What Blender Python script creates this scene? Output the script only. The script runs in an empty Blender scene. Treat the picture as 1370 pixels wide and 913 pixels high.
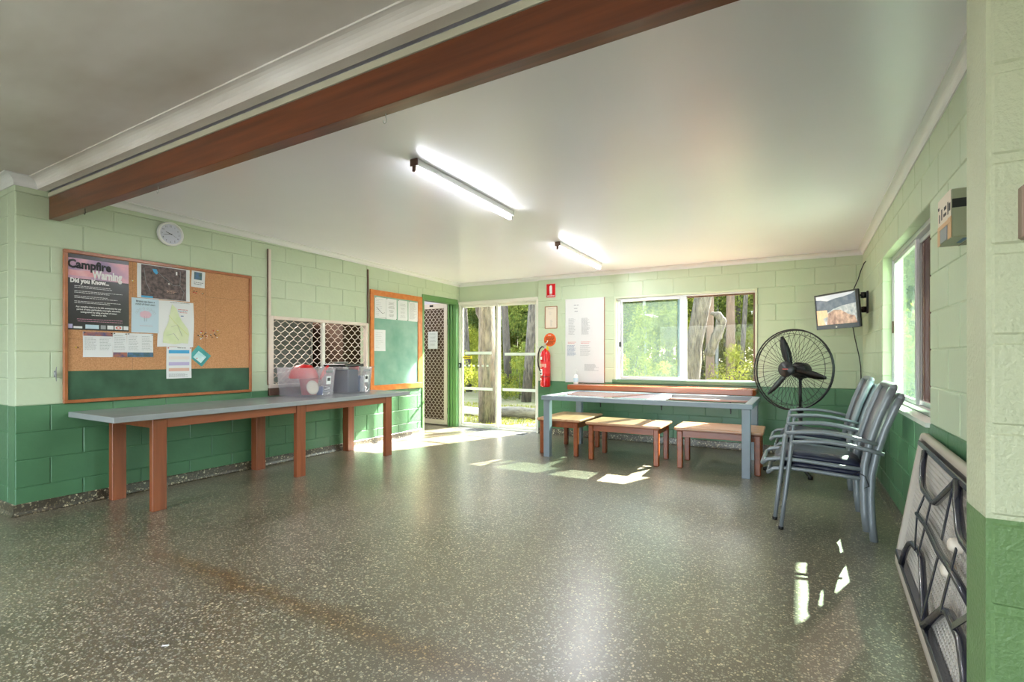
import bpy, bmesh, math, random
from mathutils import Vector, Matrix
R = math.radians
PI = math.pi
rng = random.Random(7)
SC = bpy.context.scene
COL = SC.collection

# ------------------------------------------------------------------ camera
cd = bpy.data.cameras.new('camera')
cd.sensor_fit = 'HORIZONTAL'; cd.sensor_width = 36.0
cd.lens = 667.88 / 1370 * 36.0
cd.shift_x = 0.0
cd.shift_y = (477.9 - 456.5) / 1370
cd.clip_start = 0.03; cd.clip_end = 500
cam = bpy.data.objects.new('camera', cd); COL.objects.link(cam)
cam.location = (4.931, -1.340, 1.160)
cam.rotation_euler = (R(90), 0, R(29.912))
SC.camera = cam

# ------------------------------------------------------------------ sky, sun, exposure
SC.view_settings.view_transform = 'Standard'
SC.view_settings.look = 'None'
SC.view_settings.gamma = 1.0
SC.view_settings.use_curve_mapping = False
SC.view_settings.exposure = 0.62
W_ = bpy.data.worlds.new('sky'); SC.world = W_; W_.use_nodes = True
wn = W_.node_tree; wn.nodes.clear()
sky = wn.nodes.new('ShaderNodeTexSky'); sky.sky_type = 'NISHITA'
sky.sun_disc = False; sky.sun_elevation = R(36.9); sky.sun_rotation = R(20.5)
sky.air_density = 1.0; sky.dust_density = 2.0; sky.ozone_density = 1.0
bg = wn.nodes.new('ShaderNodeBackground'); bg.inputs['Strength'].default_value = 1.9
wo = wn.nodes.new('ShaderNodeOutputWorld')
hs = wn.nodes.new('ShaderNodeHueSaturation'); hs.inputs['Saturation'].default_value = 0.7
wn.links.new(sky.outputs[0], hs.inputs['Color']); wn.links.new(hs.outputs[0], bg.inputs[0]); wn.links.new(bg.outputs[0], wo.inputs[0])

sun = bpy.data.lights.new('sun', 'SUN'); sun.energy = 56.0; sun.angle = R(0.6); sun.color = (1.0, 0.95, 0.86)
so = bpy.data.objects.new('sun', sun); COL.objects.link(so)
so.rotation_euler = Vector((-0.350, -0.937, -0.752)).to_track_quat('-Z', 'Y').to_euler()
so.location = (8, 20, 14)

def portal(name, loc, d, sx, sy):
    l = bpy.data.lights.new(name, 'AREA'); l.shape = 'RECTANGLE'; l.size = sx; l.size_y = sy
    l.cycles.is_portal = True
    o = bpy.data.objects.new(name, l); COL.objects.link(o); o.location = loc
    o.rotation_euler = Vector(d).to_track_quat('-Z', 'Y').to_euler()
portal('window_portal', (3.59, 5.62, 1.42), (0, -1, 0), 1.85, 1.25)
portal('door_portal', (0.75, 5.64, 1.03), (0, -1, 0), 1.5, 2.1)
portal('side_window_portal', (5.72, 3.03, 1.4), (-1, 0, 0), 1.8, 1.25)
portal('veranda_portal', (2.6, -5.2, 1.15), (0, 1, 0), 3.6, 2.2)

# area lamps: the visible tubes, plus unseen fill lamps added in other rooms
def lamp(loc, e, sx, sy, col=(0.93, 0.96, 1.0)):
    l = bpy.data.lights.new('tube_and_fill_light', 'AREA'); l.shape = 'RECTANGLE'; l.size = sx; l.size_y = sy
    l.energy = e; l.color = col
    o = bpy.data.objects.new('tube_and_fill_light', l); COL.objects.link(o); o.location = loc
    return o
HALL_FILL_E = 40
lamp((3.9, -2.6, 2.36), HALL_FILL_E, 0.25, 1.3); lamp((1.2, -2.2, 2.36), HALL_FILL_E, 0.25, 1.3)  # fill lamps added in the unseen hall to lift the ambient light
lamp((2.775, 1.76, 2.375), 55, 0.04, 1.2); lamp((2.68, 4.21, 2.335), 55, 0.04, 1.2)
lamp((-1.4, 2.7, 2.3), 45, 0.6, 0.6, (1.0, 0.93, 0.85)); lamp((-0.6, 4.85, 2.3), 5, 0.3, 0.3)  # unseen fill lamps added to brighten the kitchen and the lobby

# ------------------------------------------------------------------ materials
def lin(c):
    return tuple((x / 255 / 12.92) if x / 255 <= 0.04045 else ((x / 255 + 0.055) / 1.055) ** 2.4 for x in c)

def M(name, rgb, rough=0.5, metal=0.0, var=0.06, vs=4.0, bump=0.0, bs=60.0, coat=0.0, scale=(1, 1, 1), rgb2=None, detail=4, spec=0.5, bdist=0.01, trans=0.0):
    m = bpy.data.materials.new(name); m.use_nodes = True
    n = m.node_tree; b = n.nodes['Principled BSDF']
    c = lin(rgb)
    tc = n.nodes.new('ShaderNodeTexCoord'); mp = n.nodes.new('ShaderNodeMapping')
    mp.inputs['Scale'].default_value = scale
    n.links.new(tc.outputs['Object'], mp.inputs[0])
    t = n.nodes.new('ShaderNodeTexNoise'); t.inputs['Scale'].default_value = vs; t.inputs['Detail'].default_value = detail
    n.links.new(mp.outputs[0], t.inputs['Vector'])
    r = n.nodes.new('ShaderNodeValToRGB')
    r.color_ramp.elements[0].position = 0.3; r.color_ramp.elements[1].position = 0.7
    c2 = lin(rgb2) if rgb2 else tuple(min(1, x * (1 + var)) for x in c)
    c1 = c if rgb2 else tuple(x * (1 - var) for x in c)
    r.color_ramp.elements[0].color = (*c1, 1); r.color_ramp.elements[1].color = (*c2, 1)
    n.links.new(t.outputs['Fac'], r.inputs[0]); n.links.new(r.outputs[0], b.inputs['Base Color'])
    b.inputs['Roughness'].default_value = rough; b.inputs['Metallic'].default_value = metal
    b.inputs['Coat Weight'].default_value = coat; b.inputs['Specular IOR Level'].default_value = spec
    b.inputs['Coat Roughness'].default_value = 0.15
    if bump:
        t2 = n.nodes.new('ShaderNodeTexNoise'); t2.inputs['Scale'].default_value = bs; t2.inputs['Detail'].default_value = 3
        n.links.new(mp.outputs[0], t2.inputs['Vector'])
        bp = n.nodes.new('ShaderNodeBump'); bp.inputs['Strength'].default_value = bump; bp.inputs['Distance'].default_value = bdist
        n.links.new(t2.outputs['Fac'], bp.inputs['Height']); n.links.new(bp.outputs[0], b.inputs['Normal'])
    return m

def wood(name, rgb, rgb2, scale, rough=0.35, coat=0.2):
    return M(name, rgb, rough, rgb2=rgb2, scale=scale, vs=3.0, detail=6, coat=coat, bump=0.15, bs=30, bdist=0.002)

def glass(name, tint, haze=0.0, hcol=(220, 235, 225), gl=0.28):
    m = bpy.data.materials.new(name); m.use_nodes = True; n = m.node_tree; n.nodes.clear()
    out = n.nodes.new('ShaderNodeOutputMaterial'); tr = n.nodes.new('ShaderNodeBsdfTransparent')
    tr.inputs[0].default_value = (*tint, 1)
    g = n.nodes.new('ShaderNodeBsdfGlossy'); g.inputs[0].default_value = (1, 1, 1, 1); g.inputs['Roughness'].default_value = 0.02
    fr = n.nodes.new('ShaderNodeFresnel'); fr.inputs['IOR'].default_value = 1.45
    mx = n.nodes.new('ShaderNodeMixShader')
    ge = n.nodes.new('ShaderNodeNewGeometry'); iv = n.nodes.new('ShaderNodeMath'); iv.operation = 'SUBTRACT'; iv.inputs[0].default_value = 1.0
    n.links.new(ge.outputs['Backfacing'], iv.inputs[1]); ml = n.nodes.new('ShaderNodeMath'); ml.operation = 'MULTIPLY'
    gm_ = n.nodes.new('ShaderNodeMath'); gm_.operation = 'MULTIPLY'; gm_.inputs[1].default_value = gl; n.links.new(fr.outputs[0], gm_.inputs[0]); n.links.new(gm_.outputs[0], ml.inputs[0]); n.links.new(iv.outputs[0], ml.inputs[1])
    n.links.new(ml.outputs[0], mx.inputs[0]); n.links.new(tr.outputs[0], mx.inputs[1]); n.links.new(g.outputs[0], mx.inputs[2])
    last = mx
    if haze:
        tl = n.nodes.new('ShaderNodeBsdfTranslucent'); tl.inputs[0].default_value = (*lin(hcol), 1)
        df = n.nodes.new('ShaderNodeBsdfDiffuse'); df.inputs[0].default_value = (*lin(hcol), 1)
        a = n.nodes.new('ShaderNodeMixShader'); a.inputs[0].default_value = 0.35
        n.links.new(tl.outputs[0], a.inputs[1]); n.links.new(df.outputs[0], a.inputs[2])
        tc = n.nodes.new('ShaderNodeTexCoord'); t = n.nodes.new('ShaderNodeTexNoise'); t.inputs['Scale'].default_value = 9; t.inputs['Detail'].default_value = 8
        n.links.new(tc.outputs['Object'], t.inputs['Vector'])
        mr = n.nodes.new('ShaderNodeMapRange'); mr.inputs['To Min'].default_value = haze * 0.6; mr.inputs['To Max'].default_value = haze * 1.4
        n.links.new(t.outputs['Fac'], mr.inputs['Value'])
        b = n.nodes.new('ShaderNodeMixShader'); n.links.new(mr.outputs[0], b.inputs[0])
        n.links.new(last.outputs[0], b.inputs[1]); n.links.new(a.outputs[0], b.inputs[2]); last = b
    n.links.new(last.outputs[0], out.inputs[0])
    return m

def emit(name, rgb, s):
    m = bpy.data.materials.new(name); m.use_nodes = True; b = m.node_tree.nodes['Principled BSDF']
    b.inputs['Base Color'].default_value = (0.8, 0.8, 0.8, 1)
    b.inputs['Emission Color'].default_value = (*lin(rgb), 1); b.inputs['Emission Strength'].default_value = s
    return m

def floor_mat(name, base, base2, chip, scale=98, dens=0.40, rough=0.3, patch=True):
    m = bpy.data.materials.new(name); m.use_nodes = True; n = m.node_tree; b = n.nodes['Principled BSDF']; L = n.links
    tc = n.nodes.new('ShaderNodeTexCoord')
    wp = n.nodes.new('ShaderNodeTexNoise'); wp.inputs['Scale'].default_value = 40
    L.new(tc.outputs['Object'], wp.inputs['Vector'])
    va = n.nodes.new('ShaderNodeVectorMath'); va.operation = 'MULTIPLY_ADD'; va.inputs[1].default_value = (0.012,) * 3
    L.new(wp.outputs['Color'], va.inputs[0]); L.new(tc.outputs['Object'], va.inputs[2])
    v = n.nodes.new('ShaderNodeTexVoronoi'); v.inputs['Scale'].default_value = scale
    L.new(va.outputs[0], v.inputs['Vector'])
    sp = n.nodes.new('ShaderNodeSeparateColor'); L.new(v.outputs['Color'], sp.inputs[0])
    th = n.nodes.new('ShaderNodeMath'); th.operation = 'MULTIPLY'; th.inputs[1].default_value = dens
    L.new(sp.outputs[0], th.inputs[0])
    lt = n.nodes.new('ShaderNodeMath'); lt.operation = 'LESS_THAN'
    L.new(v.outputs['Distance'], lt.inputs[0]); L.new(th.outputs[0], lt.inputs[1])
    cr = n.nodes.new('ShaderNodeValToRGB'); L.new(sp.outputs[1], cr.inputs[0])
    cr.color_ramp.elements[0].color = (*lin(chip[0]), 1); cr.color_ramp.elements[1].color = (*lin(chip[1]), 1)
    e = cr.color_ramp.elements.new(0.5); e.color = (*lin(chip[2]), 1)
    t = n.nodes.new('ShaderNodeTexNoise'); t.inputs['Scale'].default_value = 0.9; t.inputs['Detail'].default_value = 5
    L.new(tc.outputs['Object'], t.inputs['Vector'])
    rb = n.nodes.new('ShaderNodeValToRGB'); L.new(t.outputs['Fac'], rb.inputs[0])
    rb.color_ramp.elements[0].position = 0.35; rb.color_ramp.elements[1].position = 0.65
    rb.color_ramp.elements[0].color = (*lin(base), 1); rb.color_ramp.elements[1].color = (*lin(base2), 1)
    mx = n.nodes.new('ShaderNodeMix'); mx.data_type = 'RGBA'
    L.new(lt.outputs[0], mx.inputs[0]); L.new(rb.outputs[0], mx.inputs[6]); L.new(cr.outputs[0], mx.inputs[7])
    # fine grit
    t3 = n.nodes.new('ShaderNodeTexNoise'); t3.inputs['Scale'].default_value = 260; t3.inputs['Detail'].default_value = 2
    L.new(tc.outputs['Object'], t3.inputs['Vector'])
    r3 = n.nodes.new('ShaderNodeMapRange'); r3.inputs['From Min'].default_value = 0.35; r3.inputs['From Max'].default_value = 0.65
    r3.inputs['To Min'].default_value = 0.55; r3.inputs['To Max'].default_value = 1.35; L.new(t3.outputs['Fac'], r3.inputs['Value'])
    m2 = n.nodes.new('ShaderNodeMix'); m2.data_type = 'RGBA'; m2.blend_type = 'MULTIPLY'; m2.inputs[0].default_value = 1.0
    L.new(mx.outputs[2], m2.inputs[6]); L.new(r3.outputs[0], m2.inputs[7])
    last = m2.outputs[2]
    if patch:   # rust brown stain that runs diagonally over the open floor
        def mth(op, x, y=None, clamp=False):
            k = n.nodes.new('ShaderNodeMath'); k.operation = op; k.use_clamp = clamp
            for i, q in enumerate((x, y)):
                if q is None: continue
                if isinstance(q, (int, float)): k.inputs[i].default_value = q
                else: L.new(q, k.inputs[i])
            return k.outputs[0]
        sx = n.nodes.new('ShaderNodeSeparateXYZ'); L.new(tc.outputs['Object'], sx.inputs[0])
        ns = n.nodes.new('ShaderNodeTexNoise'); ns.inputs['Scale'].default_value = 5; ns.inputs['Detail'].default_value = 6; L.new(tc.outputs['Object'], ns.inputs['Vector'])
        w = mth('ABSOLUTE', mth('SUBTRACT', mth('ADD', sx.outputs[1], mth('MULTIPLY', ns.outputs['Fac'], 0.22)), 0.29))
        k1 = mth('SUBTRACT', 1.0, mth('DIVIDE', w, 0.11), True)
        k2 = mth('SUBTRACT', 1.0, mth('ABSOLUTE', mth('DIVIDE', mth('SUBTRACT', sx.outputs[0], 2.9), 1.5)), True)
        k3 = mth('MULTIPLY', mth('MULTIPLY', k1, mth('MULTIPLY', k2, 2.0, True)), 0.8)
        m3 = n.nodes.new('ShaderNodeMix'); m3.data_type = 'RGBA'; m3.blend_type = 'MULTIPLY'
        L.new(k3, m3.inputs[0]); L.new(last, m3.inputs[6]); m3.inputs[7].default_value = (0.75, 0.48, 0.22, 1); last = m3.outputs[2]
        cr_ = mth('LESS_THAN', mth('ABSOLUTE', mth('SUBTRACT', mth('ADD', sx.outputs[1], mth('MULTIPLY', ns.outputs['Fac'], 0.03)), 0.115)), 0.0016)
        m4 = n.nodes.new('ShaderNodeMix'); m4.data_type = 'RGBA'; m4.blend_type = 'MULTIPLY'
        L.new(mth('MULTIPLY', cr_, 0.75), m4.inputs[0]); L.new(last, m4.inputs[6]); m4.inputs[7].default_value = (0.3, 0.28, 0.24, 1); last = m4.outputs[2]
    L.new(last, b.inputs['Base Color'])
    tr = n.nodes.new('ShaderNodeTexNoise'); tr.inputs['Scale'].default_value = 2.2; tr.inputs['Detail'].default_value = 6
    L.new(tc.outputs['Object'], tr.inputs['Vector'])
    mr = n.nodes.new('ShaderNodeMapRange'); mr.inputs['To Min'].default_value = rough - 0.08; mr.inputs['To Max'].default_value = rough + 0.14
    L.new(tr.outputs['Fac'], mr.inputs['Value']); L.new(mr.outputs[0], b.inputs['Roughness'])
    tb = n.nodes.new('ShaderNodeTexNoise'); tb.inputs['Scale'].default_value = 70; tb.inputs['Detail'].default_value = 3
    L.new(tc.outputs['Object'], tb.inputs['Vector'])
    bp = n.nodes.new('ShaderNodeBump'); bp.inputs['Strength'].default_value = 0.3; bp.inputs['Distance'].default_value = 0.003
    L.new(tb.outputs['Fac'], bp.inputs['Height']); L.new(bp.outputs[0], b.inputs['Normal'])
    b.inputs['Specular IOR Level'].default_value = 0.6
    b.inputs['Coat Weight'].default_value = 0.7; b.inputs['Coat Roughness'].default_value = 0.30
    return m

def leaf_mat(name, rgb, rgb2):
    m = bpy.data.materials.new(name); m.use_nodes = True; n = m.node_tree; n.nodes.clear(); L = n.links
    out = n.nodes.new('ShaderNodeOutputMaterial')
    g = n.nodes.new('ShaderNodeNewGeometry')
    r = n.nodes.new('ShaderNodeValToRGB'); L.new(g.outputs['Random Per Island'], r.inputs[0])
    r.color_ramp.elements[0].color = (*lin(rgb), 1); r.color_ramp.elements[1].color = (*lin(rgb2), 1)
    d = n.nodes.new('ShaderNodeBsdfDiffuse'); t = n.nodes.new('ShaderNodeBsdfTranslucent')
    L.new(r.outputs[0], d.inputs[0]); L.new(r.outputs[0], t.inputs[0])
    mx = n.nodes.new('ShaderNodeMixShader'); mx.inputs[0].default_value = 0.5
    L.new(d.outputs[0], mx.inputs[1]); L.new(t.outputs[0], mx.inputs[2]); L.new(mx.outputs[0], out.inputs[0])
    return m

LG = M('light_green_paint', (192, 206, 177), 0.42, var=0.05, vs=2.0, bump=0.25, bs=35, bdist=0.006)
DG = M('dark_green_paint', (80, 124, 88), 0.34, var=0.10, vs=3.0, bump=0.25, bs=35, bdist=0.006)
PLG = M('rough_light_green_paint', (196, 200, 168), 0.55, var=0.05, vs=4.0, bump=0.7, bs=95, bdist=0.006)
PDG = M('rough_green_paint', (108, 138, 88), 0.5, var=0.12, vs=5.0, bump=0.7, bs=95, bdist=0.006)
PSG = M('weathered_green_paint', (150, 174, 146), 0.4, var=0.08, vs=14.0, bump=0.5, bs=80, bdist=0.004)
TG = M('trim_green_paint', (96, 138, 84), 0.35, var=0.06, vs=3)
WHITE = M('ceiling_paint', (240, 236, 246), 0.30, var=0.02, vs=1.2, bump=0.08, bs=6, bdist=0.01, spec=0.7)
WNEAR = M('stained_ceiling_paint', (234, 230, 226), 0.40, rgb2=(194, 184, 172), vs=0.9, bump=0.08, bs=6, scale=(1, 2.2, 1))
CORN = M('cornice_paint', (226, 226, 224), 0.35, var=0.02)
FLOOR = floor_mat('exposed_aggregate', (84, 77, 60), (112, 103, 84), ((216, 202, 168), (164, 154, 128), (134, 134, 122)), dens=0.62)
SKIRT = floor_mat('aggregate_skirting', (58, 50, 38), (78, 68, 50), ((206, 194, 162), (140, 124, 96), (36, 32, 26)), scale=70, dens=0.75, rough=0.4, patch=False)
WOODX = wood('stained_timber_x', (112, 52, 20), (140, 70, 28), (0.6, 9, 9))
WOODY = wood('bench_timber_y', (122, 64, 36), (148, 82, 48), (9, 0.6, 9))
WOODZ = wood('bench_timber_z', (122, 64, 36), (148, 82, 48), (9, 9, 0.6))
STOOL = wood('stool_timber', (122, 58, 20), (148, 74, 30), (1.2, 7, 7))
STOOLT = wood('pale_stool_top', (168, 118, 84), (196, 152, 118), (1.0, 8, 8), rough=0.3)  # seat boards paler than the legs and aprons
BEAM = wood('beam_timber', (88, 44, 22), (122, 64, 32), (0.5, 10, 10), rough=0.32, coat=0.3)
SHELF = wood('shelf_timber', (144, 68, 34), (172, 92, 52), (0.6, 9, 9), rough=0.25, coat=0.3)
ORWOOD = wood('orange_frame_timber', (196, 108, 44), (214, 130, 62), (5, 5, 1.5))
BRWOOD = wood('brown_frame_timber', (150, 84, 40), (172, 102, 56), (4, 4, 4))
GREYT = M('grey_laminate', (148, 152, 154), 0.22, var=0.05, vs=6)
GREYP = M('grey_painted_steel', (128, 138, 146), 0.4, var=0.05, vs=8)
GREYB = M('blue_grey_board', (104, 112, 122), 0.3, var=0.12, vs=30, scale=(1, 6, 1))
ALU = M('aluminium', (196, 198, 200), 0.35, metal=0.6, var=0.03)
ALUC = M('silver_chair_frame', (132, 138, 142), 0.38, metal=0.25, var=0.04)
ALUW = M('cream_window_frame', (224, 222, 212), 0.4, var=0.03)
PINK = M('beige_metal', (220, 206, 194), 0.45, var=0.03)
BROWN = M('brown_metal', (104, 76, 62), 0.5, var=0.06)
BLACK = M('black_metal', (22, 22, 24), 0.38, var=0.1)
BLKP = M('black_plastic', (18, 18, 20), 0.35, var=0.1)
CORK = M('cork', (176, 124, 84), 0.85, rgb2=(206, 156, 112), vs=120, bump=0.3, bs=200, bdist=0.002)
CHALK = M('chalkboard', (28, 66, 44), 0.6, rgb2=(60, 100, 74), vs=5, detail=9)
TEAL = M('teal_board', (110, 158, 140), 0.35, rgb2=(140, 180, 164), vs=5, detail=9)
PAPER = M('white_paper', (226, 228, 230), 0.6, var=0.02)
CREAMP = M('cream_paper', (224, 212, 196), 0.5, var=0.02)
BLUEP = M('pale_blue_paper', (186, 208, 222), 0.4, var=0.03)
INK = M('black_ink', (40, 40, 44), 0.6)
GINK = M('grey_ink', (150, 152, 156), 0.6)
RINK = M('red_ink', (200, 96, 90), 0.6)
BINK = M('blue_ink', (90, 120, 160), 0.6)
WINK = M('white_ink', (236, 234, 234), 0.6)
RED = M('red_paint', (206, 16, 24), 0.25, coat=0.4, var=0.03)
REDPL = M('red_plastic', (200, 20, 30), 0.35, var=0.05)
ORANGE = M('orange_plastic', (222, 96, 36), 0.4, var=0.04)
YELLOW = M('yellow_plastic', (226, 196, 40), 0.4)
WPL = M('white_plastic', (232, 232, 230), 0.35, var=0.02)
WBOARD = M('whiteboard', (214, 214, 214), 0.3, var=0.02)
GREYBOX = M('grey_green_box', (142, 146, 120), 0.4, var=0.05)
CARD = M('packing_tape', (206, 160, 110), 0.4, var=0.06)
NAVY = M('navy_cushion', (26, 28, 44), 0.36, rgb2=(46, 50, 72), vs=7, bump=0.25, bs=14, bdist=0.02)
SLING = M('grey_sling', (168, 164, 170), 0.6, var=0.08, vs=60)
DARKF = M('dark_fabric', (26, 26, 32), 0.7)
BLOW = M('blow_moulded_plastic', (178, 168, 154), 0.45, var=0.03)
DIMPLE = M('dimple_plastic', (178, 170, 160), 0.5, var=0.03)
TUBE = M('powder_coated_tube', (42, 42, 52), 0.25, var=0.05, coat=0.5)
DARKROOM = M('kitchen_wall', (124, 114, 102), 0.6, var=0.05)
GREYDOOR = M('kitchen_grey', (134, 138, 142), 0.5, var=0.04)
DBROWN = M('dark_brown_door', (84, 62, 48), 0.55, var=0.08)
TGLASS = glass('frosted_table_glass', (0.66, 0.76, 0.76), haze=0.22, hcol=(150, 168, 186), gl=1.6)
GLASS = glass('clear_glass', (0.96, 0.98, 0.96))
HAZE = glass('dusty_glass', (0.80, 0.86, 0.80), haze=0.03, hcol=(190, 215, 196))
SIDEGL = glass('green_tinted_glass', (0.76, 0.90, 0.80), haze=0.06, hcol=(190, 216, 196), gl=0.8)
SCREENM = glass('insect_screen', (0.16, 0.14, 0.14), haze=0.28, hcol=(96, 76, 70))
TUBPL = glass('translucent_tub', (0.95, 0.95, 0.97), haze=0.20, hcol=(236, 238, 244))
STRIP = M('frosted_strip', (222, 232, 224), 0.5)
TUBEL = emit('lit_tube', (244, 249, 255), 18.0)
BARK = M('grey_bark', (109, 98, 83), 0.9, rgb2=(51, 42, 35), vs=7, scale=(3, 3, 0.7), bump=1.0, bs=14, bdist=0.05, detail=8)
BARKT = M('tan_bark', (117, 93, 72), 0.85, rgb2=(85, 66, 50), vs=5, scale=(3, 3, 0.4), bump=0.6, bs=10, bdist=0.02)
BARKW = M('white_bark', (150, 146, 136), 0.8, rgb2=(117, 109, 98), vs=4, scale=(3, 3, 0.6), bump=0.4)
BARKD = M('dark_bark', (88, 76, 63), 0.9, rgb2=(58, 50, 41), vs=7, scale=(3, 3, 0.6), bump=0.8)
LEAF = leaf_mat('bright_leaf', (109, 115, 40), (160, 157, 67))
LEAFM = leaf_mat('mid_leaf', (91, 105, 48), (143, 145, 69))
LEAFD = leaf_mat('dark_leaf', (69, 84, 45), (112, 122, 62))
GROUND = M('grassy_ground', (105, 108, 60), 0.9, rgb2=(127, 114, 87), vs=1.6, bump=0.8, bs=20, detail=10, bdist=0.05)
ROOFM = M('roof_sheet', (150, 150, 146), 0.5)
SCRN1 = M('screen_rock', (120, 92, 92), 0.25, rgb2=(190, 164, 150), vs=9, detail=8)
SCRN2 = M('screen_hill', (52, 66, 92), 0.25, rgb2=(82, 92, 108), vs=6, detail=8)
SCRN3 = M('screen_sky', (176, 182, 196), 0.25)
MAPG = M('map_green', (206, 220, 172), 0.6, rgb2=(222, 228, 196), vs=14)
SATIM = M('satellite_picture', (44, 34, 36), 0.5, rgb2=(120, 100, 98), vs=38, detail=12)
PBLACK = M('poster_black', (30, 26, 32), 0.3, var=0.15, vs=6)
PFLAME = M('poster_flame', (240, 178, 190), 0.35, rgb2=(136, 126, 170), vs=6, detail=6)
PPINK = M('poster_pink', (236, 190, 198), 0.35, rgb2=(214, 130, 140), vs=7)
TEALP = M('teal_paper', (20, 120, 124), 0.3, rgb2=(90, 190, 190), vs=6)
SKYB = M('print_blue', (60, 160, 210), 0.4)
PEACH = M('print_peach', (220, 176, 160), 0.4)
LILAC = M('print_lilac', (186, 176, 214), 0.4)
PHOTO = M('print_photo', (60, 90, 70), 0.4, rgb2=(70, 110, 160), vs=30)
SUNSET = M('print_sunset', (190, 110, 60), 0.4, rgb2=(60, 70, 120), vs=24)
SOIL = M('weathered_log', (119, 113, 103), 0.9, rgb2=(82, 75, 65), vs=6, scale=(1, 5, 5), bump=0.8)

# ------------------------------------------------------------------ mesh helpers
def BM(): return bmesh.new()
def box(bm, x0, x1, y0, y1, z0, z1, bev=0.0):
    r = bmesh.ops.create_cube(bm, size=1.0)
    vs = r['verts']
    for v in vs:
        v.co = Vector(((x0 + x1) / 2 + v.co.x * (x1 - x0), (y0 + y1) / 2 + v.co.y * (y1 - y0), (z0 + z1) / 2 + v.co.z * (z1 - z0)))
    if bev:
        es = list({e for v in vs for e in v.link_edges})
        bmesh.ops.bevel(bm, geom=es, offset=bev, segments=1, affect='EDGES', profile=0.5)
    return bm
def frame_of(d):
    d = d.normalized(); a = Vector((0, 0, 1)) if abs(d.z) < 0.9 else Vector((1, 0, 0))
    x = a.cross(d).normalized(); return x, d.cross(x).normalized()
def tube(bm, pts, r, seg=8, cap=True, flat=1.0, ax=None):
    pts = [Vector(p) for p in pts]; rs = r if isinstance(r, (list, tuple)) else [r] * len(pts)
    rings = []; px = None
    for i, p in enumerate(pts):
        d = (pts[min(i + 1, len(pts) - 1)] - pts[max(i - 1, 0)]).normalized()
        if ax is not None:
            y = Vector(ax); y = (y - d * y.dot(d)).normalized(); x = y.cross(d).normalized()
        elif px is None: x, y = frame_of(d)
        else:
            x = (px - d * px.dot(d)).normalized(); y = d.cross(x).normalized()
        px = x
        rings.append([bm.verts.new(p + x * rs[i] * math.cos(2 * PI * (k + .5) / seg) + y * rs[i] * flat * math.sin(2 * PI * (k + .5) / seg)) for k in range(seg)])
    for a, b in zip(rings, rings[1:]):
        for k in range(seg):
            bm.faces.new((a[k], a[(k + 1) % seg], b[(k + 1) % seg], b[k]))
    if cap:
        bm.faces.new(rings[0][::-1]); bm.faces.new(rings[-1])
    return bm
def lathe(bm, prof, seg=24, M4=None, cap=False):
    M4 = M4 or Matrix.Identity(4); rings = []
    for r, z in prof:
        rings.append([bm.verts.new(M4 @ Vector((r * math.cos(2 * PI * k / seg), r * math.sin(2 * PI * k / seg), z))) for k in range(seg)])
    for a, b in zip(rings, rings[1:]):
        for k in range(seg): bm.faces.new((a[k], a[(k + 1) % seg], b[(k + 1) % seg], b[k]))
    if cap: bm.faces.new(rings[0][::-1]); bm.faces.new(rings[-1])
    return bm
def prism(bm, poly, z0, z1):
    a = [bm.verts.new((x, y, z0)) for x, y in poly]; b = [bm.verts.new((x, y, z1)) for x, y in poly]
    bm.faces.new(a[::-1]); bm.faces.new(b); n = len(poly)
    for i in range(n): bm.faces.new((a[i], a[(i + 1) % n], b[(i + 1) % n], b[i]))
    return bm
def loft(bm, ringA, ringB):
    a = [bm.verts.new(p) for p in ringA]; b = [bm.verts.new(p) for p in ringB]; n = len(a)
    for i in range(n): bm.faces.new((a[i], a[(i + 1) % n], b[(i + 1) % n], b[i]))
    bm.faces.new(a[::-1]); bm.faces.new(b); return bm
def quad(bm, x0, x1, y0, y1, z=0.0):
    return bm.faces.new([bm.verts.new(p) for p in ((x0, y0, z), (x1, y0, z), (x1, y1, z), (x0, y1, z))])

def mesh_of(bm, name, mat, smooth=False):
    bmesh.ops.recalc_face_normals(bm, faces=bm.faces[:])
    me = bpy.data.meshes.new(name); bm.to_mesh(me); bm.free()
    for m in (mat if isinstance(mat, (list, tuple)) else [mat]): me.materials.append(m)
    if smooth:
        for p in me.polygons: p.use_smooth = True
    return me
def link(name, me, parent=None, mtx=None, label=None):
    o = bpy.data.objects.new(name, me); COL.objects.link(o)
    if parent is not None: o.parent = parent
    if mtx is not None: o.matrix_local = mtx
    if label: o['label'] = label
    return o
def obj(name, bm, mat, parent=None, smooth=False, mtx=None, label=None):
    return link(name, mesh_of(bm, name, mat, smooth), parent, mtx, label)
def tag(o, label=None, cat=None, group=None, kind=None):
    if label: o['label'] = label
    if cat: o['category'] = cat
    if group: o['group'] = group
    if kind: o['kind'] = kind
    return o
def root(name, label, cat, mtx=None, group=None):
    o = bpy.data.objects.new(name, None); COL.objects.link(o); o.empty_display_size = 0.1
    if mtx is not None: o.matrix_world = mtx if isinstance(mtx, Matrix) else Matrix.Translation(mtx)
    return tag(o, label, cat, group)
def struct(name, bm, mat, parent=None, label=None, smooth=False):
    o = obj(name, bm, mat, parent, smooth)
    if parent is None: o['kind'] = 'structure'
    if label: o['label'] = label
    return o
def sroot(name, mtx=None, label=None):
    o = bpy.data.objects.new(name, None); COL.objects.link(o); o.empty_display_size = 0.1
    if mtx is not None: o.matrix_world = mtx if isinstance(mtx, Matrix) else Matrix.Translation(mtx)
    o['kind'] = 'structure'
    if label: o['label'] = label
    return o
def copy_tree(o, mtx, label=None, top=True):
    c = o.copy(); COL.objects.link(c)
    for ch in [x for x in TREE.get(o.name, o.children)]:
        k = copy_tree(ch, None, top=False); k.parent = c
    if mtx is not None: c.matrix_world = mtx if isinstance(mtx, Matrix) else Matrix.Translation(mtx)
    if label: c['label'] = label
    return c
TREE = {}
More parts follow.
